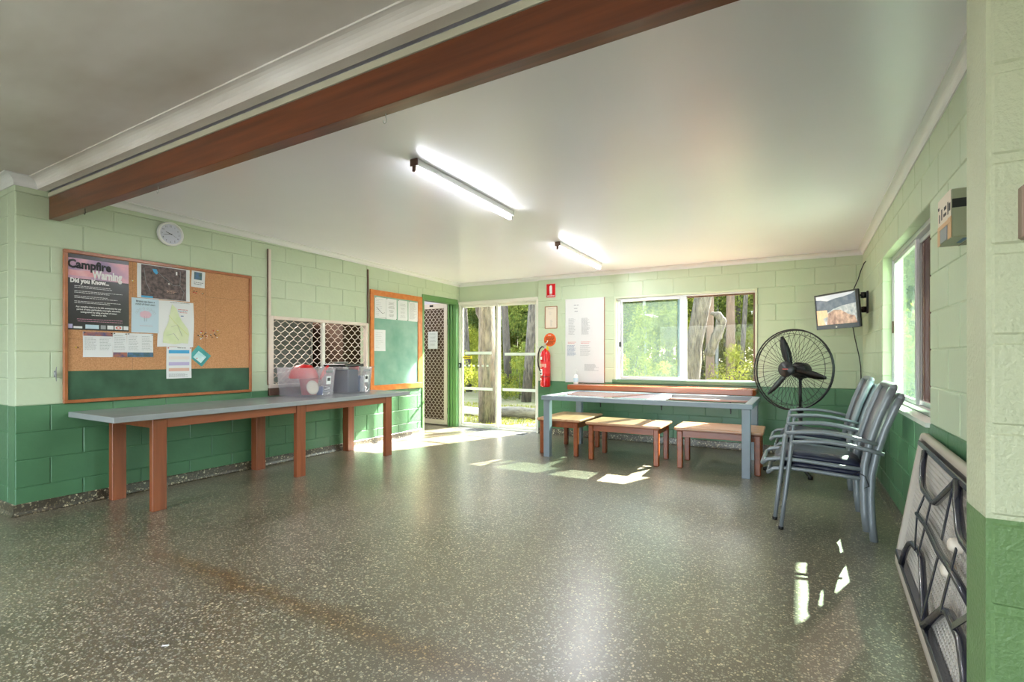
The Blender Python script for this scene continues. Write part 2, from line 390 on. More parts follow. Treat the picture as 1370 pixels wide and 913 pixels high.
def basis(o, x, y, z):
    m = Matrix.Identity(4)
    for i, a in enumerate((x, y, z)):
        for j in range(3): m[j][i] = a[j]
    m.translation = Vector(o); return m
def FL(y, z, off=0.0): return basis((off, y, z), (0, 1, 0), (0, 0, 1), (1, 0, 0))              # on the left wall
def FB(x, z, yb=5.436, off=0.0): return basis((x, yb - off, z), (1, 0, 0), (0, 0, 1), (0, -1, 0))   # on the back wall
def FR(y, z, off=0.0): return basis((5.546 - off, y, z), (0, -1, 0), (0, 0, 1), (-1, 0, 0))      # on the right wall
T4 = Matrix.Translation

def text(s, size, x, y, mat, parent, z=0.0, sx=1.0, bold=0.0, align='LEFT', rot=0.0, name='lettering'):
    cu = bpy.data.curves.new('lettering', 'FONT'); cu.body = s; cu.size = size; cu.offset = bold; cu.align_x = align
    cu.resolution_u = 2; cu.fill_mode = 'FRONT'
    t = bpy.data.objects.new('lettering', cu); me = bpy.data.meshes.new_from_object(t)
    bpy.data.objects.remove(t)
    me.materials.clear(); me.materials.append(mat)
    return link(name, me, parent, T4((x, y, z)) @ Matrix.Rotation(rot, 4, 'Z') @ Matrix.Diagonal((sx, 1, 1, 1)))
def print_lines(parent, mat, x0, x1, ytop, ybot, n, h, z, seed=1, ragged=0.25, name='printed_lines', centre=False):
    r = random.Random(seed); bm = BM()
    for i in range(n):
        y = ytop - (ytop - ybot) * (i + 0.5) / n
        w = (x1 - x0) * (1 - r.random() * ragged); xs = x0 + ((x1 - x0 - w) / 2 if centre else 0); x = xs
        while x < xs + w - 0.004:
            l = min(r.uniform(h * 2.5, h * 7), xs + w - x)
            quad(bm, x, x + l, y - h / 2, y + h / 2, z); x += l + h * 0.9
    o = obj(name, bm, mat, parent); o['kind'] = 'stuff'; return o
def sheet(name, label, cat, F, w, h, mat, group=None, curl=0.004, seed=0, rot=0.0):
    """a sheet of paper w x h, its lower left corner at the frame's origin; returns the thing"""
    t = root(name, label, cat, F @ Matrix.Rotation(rot, 4, 'Z'), group)
    bm = BM(); nx, ny = 6, 8; g = []; gb = []
    k_ = min(curl, 0.0011) / 1.9; wav = 0.004 if curl > 0.013 else 0.0008
    for j in range(ny + 1):
        for i in range(nx + 1):
            u, v = i / nx, j / ny
            zz = 0.0004 + k_ * (max(0, 1 - v * 3) ** 2 * 0.7 + max(0, u - 0.75) * (1 - v) * 1.2)
            x = u * w + (wav * math.sin(5 * v + seed) if i in (0, nx) else 0); y = v * h + (wav * .6 * math.sin(7 * u + seed) if j in (0, ny) else 0)
            g.append(bm.verts.new((x, y, zz + 0.0005))); gb.append(bm.verts.new((x, y, 0.0)))
    N_ = nx + 1
    for j in range(ny):
        for i in range(nx):
            q = (j * N_ + i, j * N_ + i + 1, (j + 1) * N_ + i + 1, (j + 1) * N_ + i)
            bm.faces.new([g[k] for k in q]); bm.faces.new([gb[k] for k in q[::-1]])
    rim = [i for i in range(N_)] + [j * N_ + nx for j in range(1, ny + 1)] + [ny * N_ + i for i in range(nx - 1, -1, -1)] + [j * N_ for j in range(ny - 1, 0, -1)]
    for p, q in zip(rim, rim[1:] + rim[:1]): bm.faces.new((g[p], gb[p], gb[q], g[q]))
    obj('page', bm, mat, t)
    return t
def pin(parent, x, y, mat, z=0.004):
    obj('pin', lathe(BM(), [(0.0, 0.0), (0.004, 0.0), (0.003, 0.006), (0.0045, 0.009), (0.0, 0.0095)], 8, T4((x, y, z))), mat, parent, True)

# ================================================================== STRUCTURE
Wd, Ln = 5.546, 5.436
def ceil_z(x, y): return 2.474 - 0.0165 * y - 0.0055 * x

# floor: one slab for both halves of the room
struct('floor', box(BM(), -2.8, 7.3, -5.0, 5.70, -0.12, 0.0), FLOOR)

_blk = {}
def block_mesh(L, H, T, mat, bev=0.004):
    k = (round(L, 3), round(H, 3), round(T, 3), mat.name)
    if k not in _blk:
        _blk[k] = mesh_of(box(BM(), 0, k[0], 0, k[1], -k[2], 0, bev), 'block', mat)
    return _blk[k]

def block_wall(name, F, u0, u1, ztop, je, jo, openings=(), T=0.14, light=None, dark=None, core_top=2.50, joint=0.005, bev=0.004, first=0):
    """a wall of 390 x 190 blocks laid in running bond; u along, v up, w towards the room"""
    light = light or LG; dark = dark or DG
    bm = BM()
    us = sorted({u0, u1} | {c for o in openings for c in (max(u0, o[0] - .006), min(u1, o[1] + .006))})
    zs = sorted({0.0, 0.8, core_top} | {c for o in openings for c in (max(0, o[2] - .006), o[3] + .006)})
    vt = {}
    def V(u, v, w):
        k = (round(u, 4), round(v, 4), round(w, 4))
        if k not in vt: vt[k] = bm.verts.new(k)
        return vt[k]
    cells = {}
    for i in range(len(us) - 1):
        for j in range(len(zs) - 1):
            cu, cz = (us[i] + us[i + 1]) / 2, (zs[j] + zs[j + 1]) / 2
            cells[i, j] = not any(o[0] - .006 < cu < o[1] + .006 and o[2] - .006 < cz < o[3] + .006 for o in openings)
    wa, wb = -0.005, -T + 0.005
    for (i, j), on in cells.items():
        if not on: continue
        a, b, c, d = us[i], us[i + 1], zs[j], zs[j + 1]; mi = 1 if (c + d) / 2 < 0.8 else 0
        fs = [bm.faces.new((V(a, c, wa), V(b, c, wa), V(b, d, wa), V(a, d, wa))), bm.faces.new((V(a, c, wb), V(a, d, wb), V(b, d, wb), V(b, c, wb)))]
        for di, dj, q in ((-1, 0, ((a, c), (a, d))), (1, 0, ((b, c), (b, d))), (0, -1, ((a, c), (b, c))), (0, 1, ((a, d), (b, d)))):
            if not cells.get((i + di, j + dj), False):
                (p, s), (p2, s2) = q
                fs.append(bm.faces.new((V(p, s, wa), V(p2, s2, wa), V(p2, s2, wb), V(p, s, wb))))
        for f in fs: f.material_index = mi
    bmesh.ops.recalc_face_normals(bm, faces=bm.faces[:])
    me = bpy.data.meshes.new(name); bm.to_mesh(me); bm.free(); me.materials.append(light); me.materials.append(dark)
    w = link(name, me); w.matrix_world = F; w['kind'] = 'structure'
    k = 0
    while 0.2 * k < ztop - 0.01:
        z0, z1 = 0.2 * k, min(0.2 * k + 0.2, ztop)
        j0 = (jo if k % 2 else je); j0 -= math.ceil((j0 - u0) / 0.4) * 0.4
        cuts = []; c = j0
        while c < u1 + 0.4:
            cuts.append(c); c += 0.4
        for a, b in zip(cuts, cuts[1:]):
            a, b = max(a, u0), min(b, u1)
            if b - a < 0.02: continue
            segs = [(a, b, z0, z1)]
            for o in openings:
                ns = []
                for (p, q, r0, r1) in segs:
                    if q <= o[0] or p >= o[1] or r1 <= o[2] or r0 >= o[3]: ns.append((p, q, r0, r1)); continue
                    if p < o[0]: ns.append((p, o[0], r0, r1))
                    if q > o[1]: ns.append((o[1], q, r0, r1))
                    pp, qq = max(p, o[0]), min(q, o[1])
                    if r0 < o[2]: ns.append((pp, qq, r0, o[2]))
                    if r1 > o[3]: ns.append((pp, qq, o[3], r1))
                segs = ns
            for (p, q, r0, r1) in segs:
                if q - p < 0.025 or r1 - r0 < 0.02: continue
                g = joint / 2
                me = block_mesh(q - p - joint, r1 - r0 - joint, T, light if (r0 + r1) / 2 > 0.8 else dark, bev)
                link('block', me, w, T4((p + g, r0 + g, rng.uniform(-0.0008, 0.0008))))
        k += 1
    return w

# left wall of the far room: servery window and doorway
wl = block_wall('wall_left', basis((0, 0, 0), (0, 1, 0), (0, 0, 1), (1, 0, 0)), 0.0, 5.60, 2.367, 0.0, 0.2,
                openings=((1.995, 3.417, 0.74, 1.6), (4.53, 5.39, 0.0, 2.07)), core_top=2.368)
obj('top_plate', box(BM(), 0.0, 5.60, 2.37, 2.50, -0.14, -0.001, 0.003), LG, wl)
# back wall, to the right of the sliding door
wb = block_wall('wall_back', basis((0, Ln, 0), (1, 0, 0), (0, 0, 1), (0, -1, 0)), 1.49, 5.70, 2.40, 0.289, 0.089,
                openings=((2.69, 4.49, 0.8, 2.0),))
struct('wall_lintel', box(BM(), -0.02, 1.49, Ln + 0.035, Ln + 0.14, 2.075, 2.50), LG)
# right wall with its window
wr = block_wall('wall_right', basis((Wd, 0, 0), (0, -1, 0), (0, 0, 1), (-1, 0, 0)), -5.436, -0.309, 2.40, 0.045, 0.24,
                openings=((-3.92, -2.14, 0.8, 2.0),))
# pier that carries the beam, close to the camera
wp = block_wall('wall_pier', basis((0, 0.153, 0), (1, 0, 0), (0, 0, 1), (0, -1, 0)), 5.293, 7.1, 2.5, 0.083, 0.283,
                T=0.156, light=PLG, dark=PDG, joint=0.010, bev=0.009)
# wall face left of the doorway-wide opening, flush with the end of the left wall
wn_ = block_wall('wall_near_left', basis((0, 0.0, 0), (1, 0, 0), (0, 0, 1), (0, -1, 0)), -2.6, -0.145, 2.367, -0.145, -0.345, core_top=2.368)
obj('top_plate', box(BM(), -2.6, -0.145, 2.37, 2.50, -0.14, -0.001, 0.003), LG, wn_)
# unseen hall around the camera; its back opening is assumed, to admit daylight
struct('wall_hall_left', box(BM(), -2.74, -2.6, -5.0, 0.14, 0.0, 2.6), LG)

bm = BM(); box(bm, -2.74, 0.8, -5.14, -5.0, 0.0, 2.6); box(bm, 4.4, 7.24, -5.14, -5.0, 0.0, 2.6)  # back wall added to cut the daylight that enters behind the camera
struct('wall_hall_baffle', box(BM(), -2.74, 0.8, -5.14, -5.0, 0.0, 2.6), LG); struct('wall_hall_baffle.001', box(BM(), 4.4, 7.24, -5.14, -5.0, 0.0, 2.6), LG); bm.free()
struct('wall_lintel.001', box(BM(), 0.8, 4.4, -5.14, -5.0, 2.2, 2.6), LG)
struct('wall_hall_right', box(BM(), 7.1, 7.24, -5.0, 0.3, 0.0, 2.6), LG)
# ceilings
def ceil_slab(name, x0, x1, y0, y1, zf, mat, nx=1, ny=1):
    bm = BM(); lo = [(x0, y0), (x1, y0), (x1, y1), (x0, y1)]
    loft(bm, [(x, y, zf(x, y)) for x, y in lo], [(x, y, zf(x, y) + 0.05) for x, y in lo])
    return struct(name, bm, mat)
ceil_slab('ceiling', 0.0, Wd, 0.262, Ln + 0.036, ceil_z, WHITE)
ceil_slab('ceiling.001', -2.6, 7.1, -5.0, 0.188, lambda x, y: 2.482, WNEAR)
struct('roof', box(BM(), -2.9, 6.15, -5.3, 5.90, 2.62, 2.68), ROOFM)
struct('roof.001', box(BM(), 6.15, 7.5, -5.3, 0.6, 2.62, 2.68), ROOFM)

# cornices
def cove(s=0.055):
    p = [(0, 0), (0, -s), (0.008, -s), (0.008, -s + 0.008)]
    for i in range(1, 6):
        a = i / 6 * PI / 2
        p.append((0.008 + (s - 0.016) * (1 - math.cos(a)), -s + 0.008 + (s - 0.016) * math.sin(a)))
    return p + [(s - 0.008, -0.008), (s, -0.008), (s, 0)]
def cornice(n, A, B, out, s=0.055, mat=None, m0=0, m1=0):
    out = Vector(out); A, B = Vector(A), Vector(B); d = (B - A).normalized()
    ring = lambda P, m: [P + out * q[0] + d * (m * q[0]) + Vector((0, 0, q[1])) for q in cove(s)]
    return struct('trim_%d' % n, loft(BM(), ring(A, m0), ring(B, m1)), mat or CORN)
cornice(1, (0, 0.262, ceil_z(0, .262)), (0, Ln + .035, ceil_z(0, Ln)), (1, 0, 0), m1=-1)
cornice(2, (0, Ln + 0.035, ceil_z(0, Ln)), (1.49, Ln + 0.035, ceil_z(1.49, Ln)), (0, -1, 0), m0=1)
cornice(3, (1.49, Ln, ceil_z(1.49, Ln)), (Wd, Ln, ceil_z(Wd, Ln)), (0, -1, 0), m0=-1, m1=-1)
cornice(4, (Wd, 0.31, ceil_z(Wd, .31)), (Wd, Ln, ceil_z(Wd, Ln)), (-1, 0, 0), m1=-1)
cornice(5, (0, 0, 2.482), (0, 0.125, 2.482), (1, 0, 0), s=0.072, m0=-1)
cornice(6, (-2.6, 0, 2.482), (0, 0, 2.482), (0, -1, 0), s=0.072, m1=1)
cornice(7, (0.0, 0.128, 2.482), (5.293, 0.128, 2.482), (0, -1, 0), s=0.072, mat=WNEAR)
cornice(8, (5.293, 0.153, 2.482), (7.1, 0.153, 2.482), (0, -1, 0), s=0.072, mat=WNEAR)
# bulkhead underside and bead above the beam
struct('trim_9', box(BM(), 0.0, 5.293, 0.128, 0.172, 2.41, 2.482), WNEAR)
struct('trim_10', box(BM(), 0.0, 5.293, 0.184, 0.200, 2.372, 2.405, 0.002), M('bead_paint', (190, 186, 164), 0.4))
beam = struct('ceiling_beam', box(BM(), 0.0, 5.31, 0.190, 0.259, 2.203, 2.372, 0.003), BEAM, label='varnished reddish timber beam across the opening under the ceiling')
struct('trim_12', box(BM(), 0.0, 5.293, 0.202, 0.262, 2.373, 2.60), WHITE)
for i, (x, z) in enumerate(((0.577, 2.2), (1.535, 2.2), (3.394, 2.2))):
    bm = BM(); y = 0.206 + 0.02 * i
    tube(bm, [(x, y, 2.206), (x, y, 2.188), (x + 0.006, y, 2.176), (x + 0.002, y, 2.166), (x - 0.008, y, 2.163), (x - 0.014, y, 2.170), (x - 0.014, y, 2.178)], 0.0018, 6)
    obj('cup_hook', bm, BLACK if i == 0 else ALU, beam, True)

# aggregate skirting
def skirt(n, poly_pts, out, h=0.085, t=0.010):
    A, B = Vector(poly_pts[0]), Vector(poly_pts[1]); out = Vector(out)
    prof = [(0, 0), (t + 0.022, 0), (t + 0.008, 0.008), (t + 0.001, 0.028), (t - 0.001, h - 0.006), (t - 0.006, h), (0, h)]
    return struct(n, loft(BM(), [A + out * a + Vector((0, 0, b)) for a, b in prof], [B + out * a + Vector((0, 0, b)) for a, b in prof]), SKIRT)
skirt('baseboard_left', ((0, -0.01, 0), (0, 4.52, 0)), (1, 0, 0))
skirt('baseboard_near_left', ((-2.6, 0, 0), (0.01, 0, 0)), (0, -1, 0))
skirt('baseboard_back', ((1.50, Ln, 0), (Wd, Ln, 0)), (0, -1, 0), h=0.095)
skirt('baseboard_right', ((Wd, 0.31, 0), (Wd, Ln, 0)), (-1, 0, 0), h=0.075)

# ------------------------------------------------------------------ door_1: sliding glass door
d1 = sroot('door_1', T4((0, 5.44, 0)), 'cream aluminium sliding glass door with frosted safety strips')
def bar(nm, x0, x1, y0, y1, z0, z1, mat, par, bev=0.003, label=None): return obj(nm, box(BM(), x0, x1, y0, y1, z0, z1, bev), mat, par, label=label)
bar('jamb', 0.0, 0.035, 0, 0.10, 0, 2.07, ALUW, d1); bar('jamb', 1.455, 1.49, 0, 0.10, 0, 2.07, ALUW, d1)
bar('head', 0.035, 1.455, 0, 0.10, 2.02, 2.07, ALUW, d1); bar('sill', 0.035, 1.455, 0, 0.13, 0.0, 0.025, ALU, d1)
bar('head_moulding', -0.01, 1.49, -0.012, 0.0, 2.035, 2.075, ALUW, d1)
def sash(par, x0, x1, y, z0, z1, gl, w=0.035, mat=None, name='sash', h=None, t=0.03):
    mat = mat or ALUW; h = h or w
    s = bar(name, x0, x0 + w, y, y + t, z0, z1, mat, par)           # the locking stile carries the rest
    for q in ((x1 - w, x1, z0, z1, 'stile'), (x0 + w, x1 - w, z0, z0 + h, 'bottom_rail'), (x0 + w, x1 - w, z1 - h, z1, 'top_rail')):
        bar(q[4], q[0], q[1], y, y + t, q[2], q[3], mat, s)
    obj('pane', box(BM(), x0 + w - .003, x1 - w + .003, y + 0.012, y + 0.017, z0 + h - .003, z1 - h + .003), gl, s)
    return s
s1 = sash(d1, 0.037, 0.765, 0.015, 0.028, 2.018, GLASS, 0.04)
s2 = sash(d1, 0.735, 1.453, 0.055, 0.028, 2.018, GLASS, 0.04)
for sp, x0, x1, z, yy in ((s1, 0.12, 0.63, 1.225, 0.024), (s1, 0.085, 0.655, 0.640, 0.024), (s2, 0.857, 1.413, 1.205, 0.064), (s2, 0.82, 1.417, 0.640, 0.064)):
    bar('safety_strip', x0, x1, yy, yy + 0.002, z - 0.022, z + 0.022, STRIP, sp, 0)
for i in range(6):
    bar('safety_dash', 0.09 + i * 0.09, 0.125 + i * 0.09, 0.024, 0.026, 1.005, 1.03, STRIP, s1, 0)
lab = bar('yellow_sticker', 0.063, 0.25, 0.022, 0.024, 1.13, 1.175, YELLOW, s1, 0, label='yellow sticker with black lettering')
bm = BM()
for i in range(7): quad(bm, 0.09 + i * 0.02, 0.104 + i * 0.02, 1.145, 1.160, 0)
o = obj('sticker_print', bm, INK, None); o['kind'] = 'stuff'; o.parent = s1; o.matrix_local = basis((0, 0.0212, 0), (1, 0, 0), (0, 0, 1), (0, -1, 0))
bar('lock', 0.012, 0.05, -0.012, 0.016, 0.98, 1.06, BLKP, d1)
bar('lock_lever', 0.025, 0.04, -0.028, -0.012, 1.0, 1.04, ALU, d1)

# ------------------------------------------------------------------ window_1: back window
w1 = sroot('window_1', T4((0, Ln, 0)), 'wide sliding window in the back wall, its dusty sash closed')
PGRN = M('pale_green_reveal', (206, 216, 190), 0.4)
bar('frame_jamb', 2.69, 2.715, -0.012, 0.13, 0.83, 2.0, PGRN, w1); bar('frame_jamb', 4.465, 4.49, -0.012, 0.13, 0.83, 2.0, PGRN, w1)
bar('frame_head', 2.69, 4.49, -0.014, 0.13, 1.975, 2.002, PGRN, w1)
bar('window_sill', 2.66, 4.52, -0.02, 0.13, 0.80, 0.845, DG, w1)
bar('track_head', 2.715, 4.465, 0.02, 0.09, 1.955, 1.975, ALU, w1); bar('track_sill', 2.715, 4.465, 0.02, 0.09, 0.845, 0.862, ALU, w1)
bar('mullion', 3.60, 3.655, 0.012, 0.055, 0.86, 1.957, ALU, w1)
ss = sash(w1, 2.765, 3.60, 0.02, 0.862, 1.957, HAZE, 0.03, ALU, t=0.025)
obj('pane', box(BM(), 3.652, 4.467, 0.07, 0.075, 0.86, 1.957), GLASS, w1)
bar('fixed_stile', 2.715, 2.74, 0.06, 0.085, 0.862, 1.957, ALU, w1); bar('fixed_stile', 4.44, 4.466, 0.06, 0.085, 0.862, 1.957, BROWN, w1)
bar('fixed_head', 3.655, 4.44, 0.06, 0.085, 1.937, 1.957, BROWN, w1)
bar('latch', 2.755, 2.775, -0.0, 0.02, 1.30, 1.37, BLKP, w1)
bar('blue_edge_strip', 3.535, 3.568, 0.046, 0.052, 0.9, 1.93, M('blue_film', (170, 190, 220), 0.3), w1)

# ------------------------------------------------------------------ window_2: side window
w2 = sroot('window_2', FR(3.92, 0, 0), 'tall sliding window with green tinted glass in the side wall')   # local x runs towards the camera
def rbar(nm, a0, a1, d0, d1_, z0, z1, mat, par, bev=0.002): return obj(nm, box(BM(), a0, a1, z0, z1, -d1_, -d0, bev), mat, par)
rbar('frame_jamb', 0, 0.025, 0.065, 0.125, 0.80, 2.0, ALU, w2); rbar('frame_jamb', 1.755, 1.78, 0.065, 0.125, 0.80, 2.0, ALU, w2)
rbar('frame_head', 0.025, 1.755, 0.065, 0.125, 1.965, 2.0, ALU, w2); rbar('frame_sill', 0.025, 1.755, 0.065, 0.125, 0.80, 0.835, ALU, w2)
rbar('window_sill', -0.0, 1.78, -0.02, 0.062, 0.775, 0.802, M('pale_sill', (214, 220, 210), 0.35), w2)
for (a, b, d, gl, mt) in ((0.03, 0.95, 0.072, SIDEGL, ALU), (0.90, 1.753, 0.098, SCREENM, ALU)):
    s = rbar('sash', a, a + 0.03, d, d + 0.022, 0.836, 1.964, mt, w2)
    rbar('stile', b - 0.035, b, d, d + 0.022, 0.836, 1.964, mt, s)
    rbar('top_rail', a + .03, b - .035, d, d + 0.022, 1.934, 1.964, mt, s); rbar('bottom_rail', a + .03, b - .035, d, d + 0.022, 0.836, 0.866, mt, s)
    rbar('pane' if gl is SIDEGL else 'insect_screen', a + .028, b - .033, d + .009, d + .013, 0.864, 1.936, gl, s, 0)
rbar('latch', 0.028, 0.045, 0.060, 0.072, 1.36, 1.46, BROWN, w2)

# ------------------------------------------------------------------ window_3: servery hatch with diamond grille
w3 = sroot('window_3', FL(1.995, 0, 0), 'beige servery hatch with two diamond grille panels')
def lb(nm, a0, a1, z0, z1, d0, d1_, mat, par, bev=0.003): return obj(nm, box(BM(), a0, a1, z0, z1, d0, d1_, bev), mat, par)
lb('frame_stile', 0.0, 0.05, 0.855, 1.605, -0.03, 0.022, PINK, w3); lb('frame_stile', 1.372, 1.41, 0.855, 1.605, -0.03, 0.022, PINK, w3)
lb('frame_top', 0.05, 1.372, 1.568, 1.605, -0.03, 0.022, PINK, w3); lb('frame_bottom', 0.0, 1.41, 0.825, 0.862, -0.03, 0.024, PINK, w3)
lb('middle_stile', 0.688, 0.73, 0.862, 1.568, -0.025, 0.015, ALUW, w3)
lb('packer', 0.01, 1.41, 0.742, 0.825, -0.12, 0.004, BROWN, w3)
lb('shutter_guide', -0.012, 0.022, 0.87, 2.315, 0.0, 0.018, PINK, w3)
lb('guide_groove', -0.016, -0.011, 0.86, 2.318, 0.0, 0.020, BROWN, w3)
lb('shutter_guide', 1.405, 1.430, 1.6, 2.315, 0.0, 0.016, BROWN, w3)
def strand_mesh(n, pw, ph, z=0.0):
    """one zigzag strip of the grille: n half pitches tall, swinging half a diamond each way"""
    pts = []
    for i in range(n + 1):
        s = 1 if i % 2 else -1
        c = s * pw / 2; y = i * ph / 2
        if i > 0: pts.append((c * 0.90, y - 0.010, z))
        pts.append((c, y, z))
        if i < n: pts.append((c * 0.90, y + 0.010, z))
    return mesh_of(tube(BM(), pts, 0.0045, 4, flat=0.7, ax=(0, 0, 1)), 'grille_strand', PINK)
def grille(par, x0, x1, z0, z1, nx, nz, z=-0.01):
    """diamonds as neighbouring zigzag strands that touch at their elbows"""
    pw, ph = (x1 - x0) / nx, (z1 - z0) / nz
    me = strand_mesh(2 * nz, pw / 2, ph); 
    for k in range(2 * nx):
        mtx = T4((x0 + pw * (k + 0.5) / 2, z0, z)) @ Matrix.Diagonal((1 if k % 2 else -1, 1, 1, 1))
        link('grille_strand', me, par, mtx)
grille(w3, 0.05, 0.688, 0.862, 1.568, 6, 7); grille(w3, 0.73, 1.372, 0.862, 1.568, 6, 7)

# kitchen behind the hatch
struct('wall_kitchen', box(BM(), -2.2, -2.1, 0.6, 4.4, 0.0, 2.4), DARKROOM)
struct('wall_kitchen.001', box(BM(), -2.1, -0.14, 0.5, 0.6, 0.0, 2.4), GREYDOOR)
struct('wall_kitchen.002', box(BM(), -2.1, -0.14, 4.33, 4.43, 0.0, 2.4), DARKROOM)
struct('ceiling.002', box(BM(), -2.2, -0.14, 0.5, 5.6, 2.4, 2.45), WHITE)
pd = root('kitchen_cupboard', 'pale grey cupboard door edge standing in the kitchen behind the hatch', 'cupboard', T4((-1.35, 3.60, 0)))
obj('carcass', box(BM(), 0, 0.7, 0.0, 0.5, 0.001, 2.0, 0.005), DBROWN, pd); obj('door', box(BM(), 0.0, 0.7, -0.022, -0.001, 0.02, 2.0, 0.004), DBROWN, pd)
fr = root('fridge', 'tall grey fridge seen through the left of the hatch grille', 'fridge', T4((-1.75, 2.78, 0)))
obj('body', box(BM(), 0, 0.6, 0.0, 0.66, 0.001, 1.75, 0.01), GREYDOOR, fr); obj('door', box(BM(), 0.602, 0.65, 0.0, 0.66, 0.03, 1.745, 0.012), GREYDOOR, fr)
obj('handle', tube(BM(), [(0.65, 0.60, 1.0), (0.69, 0.60, 1.02), (0.69, 0.60, 1.45), (0.65, 0.60, 1.47)], 0.010, 8), ALU, fr, True)

# ------------------------------------------------------------------ doorway in the left wall, lobby and security door_2
dl = sroot('door_3', FL(4.53, 0, 0), 'green painted steel frame of the doorway to the lobby')
lb('jamb', -0.022, 0.022, 0.0, 2.11, -0.13, 0.012, TG, dl); lb('jamb', 0.835, 0.875, 0.0, 2.07, -0.15, 0.008, TG, dl)
lb('jamb_stop', 0.815, 0.835, 0.0, 2.03, -0.10, -0.06, TG, dl); lb('jamb_stop', 0.80, 0.835, 0.0, 2.03, -0.145, -0.12, TG, dl)
lb('head', 0.022, 0.875, 2.03, 2.11, -0.13, 0.012, TG, dl)
lb('corner_post', 0.876, 0.91, 0.0, 2.07, -0.02, 0.006, TG, dl)
struct('wall_lobby', box(BM(), -1.3, -0.16, 5.47, 5.57, 0.0, 2.4), WHITE)
struct('wall_lobby.001', box(BM(), -1.35, -1.25, 4.43, 5.57, 0.0, 2.4), WHITE)
d2 = sroot('door_2', T4((-0.98, 5.44, 0)), 'beige security screen door with diamond grille in the lobby')
def db(nm, a0, a1, z0, z1, y0, y1, mat, par=None): return obj(nm, box(BM(), a0, a1, y0, y1, z0, z1, 0.003), mat, par or d2)
db('stile', 0, 0.07, 0.015, 2.07, -0.03, 0.0, PINK); db('stile', 0.695, 0.765, 0.015, 2.07, -0.03, 0.0, PINK)
db('top_rail', 0.07, 0.695, 1.985, 2.07, -0.03, 0.0, PINK); db('bottom_rail', 0.07, 0.695, 0.015, 0.095, -0.03, 0.0, PINK)
db('door_leaf', 0.0, 0.765, 0.012, 2.07, 0.006, 0.03, DBROWN)
for z in (0.25, 1.75): db('hinge', 0.765, 0.785, z - .05, z + .05, -0.03, 0.0, BLACK)
db('frame_stile', 0.79, 0.815, 0.0, 2.1, -0.03, 0.02, PINK)
g2 = bpy.data.objects.new('grille', None); COL.objects.link(g2); g2.parent = d2; g2.matrix_local = basis((0, -0.012, 0), (1, 0, 0), (0, 0, 1), (0, -1, 0))
grille(g2, 0.07, 0.695, 0.095, 1.985, 8, 20, 0.0)
obj('closer', box(BM(), 0.40, 0.47, -0.05, -0.031, 2.02, 2.05, 0.004), BLACK, d2)

# ================================================================== THINGS ON THE LEFT WALL
# wall clock
t = root('wall_clock', 'round white wall clock above the cork notice board', 'clock', FL(1.024, 2.267, 0.0))
obj('case', lathe(BM(), [(0, 0.002), (0.102, 0.002), (0.108, 0.012), (0.108, 0.030), (0.100, 0.040), (0.092, 0.038), (0.089, 0.022), (0, 0.022)], 48), WPL, t, True)
obj('dial', lathe(BM(), [(0.0, 0.0225), (0.090, 0.0225)], 40), M('dial', (206, 208, 222), 0.35), t)
for h in range(1, 13):
    a = PI / 2 - h * PI / 6
    text(str(h), 0.020, 0.070 * math.cos(a), 0.070 * math.sin(a) - 0.007, INK, t, 0.0235, align='CENTER', name='numeral')
def hand(nm, ang, L, w, z):
    bm = BM(); prism(bm, [(-w, -0.012), (w, -0.012), (w * .6, L), (-w * .6, L)], 0, 0.001); obj(nm, bm, BLKP, t, mtx=T4((0, 0, z)) @ Matrix.Rotation(-ang, 4, 'Z'))
hand('hour_hand', R(291), 0.042, 0.003, 0.025); hand('minute_hand', R(258), 0.060, 0.0018, 0.027); hand('second_hand', R(118), 0.066, 0.0008, 0.029)

# cork notice board
nb = root('notice_board', 'large cork notice board with green chalk strip and brown timber frame', 'notice board', FL(0.27, 0.80, 0.0))
BW, BH = 1.523, 1.196
obj('cork_panel', box(BM(), 0.02, BW - .02, 0.25, BH - .02, 0.001, 0.014), CORK, nb)
obj('chalk_panel', box(BM(), 0.02, BW - .02, 0.02, 0.25, 0.001, 0.0155), CHALK, nb)
for q in ((0, BW, 0, 0.026), (0, BW, BH - .026, BH), (0, 0.026, .026, BH - .026), (BW - .026, BW, .026, BH - .026)):
    obj('frame_rail', box(BM(), q[0], q[1], q[2], q[3], 0.0, 0.028, 0.003), BRWOOD, nb)
seams = BM()
for x in (0.46, 1.06): quad(seams, x, x + 0.0015, 0.25, BH - .026, 0.0142)
quad(seams, 1.06, BW - .03, 0.935, 0.9365, 0.0142); quad(seams, 0.03, 0.46, 0.50, 0.5015, 0.0142)
obj('cork_joint', seams, BROWN, nb)['kind'] = 'stuff'
for (u, v, n, s) in ((0.95, 0.955, 7, 0.10), (0.985, 0.52, 20, 0.09), (1.10, 0.53, 12, 0.09), (0.075, 0.42, 2, .02), (0.44, 1.0, 2, .03)):
    for i in range(n):
        pin(nb, u + rng.random() * s, v + rng.random() * s * (0.25 if n == 7 else 1), rng.choice((YELLOW, WPL, BLACK, DBROWN, REDPL, CREAMP)), 0.014)

OFF = 0.015
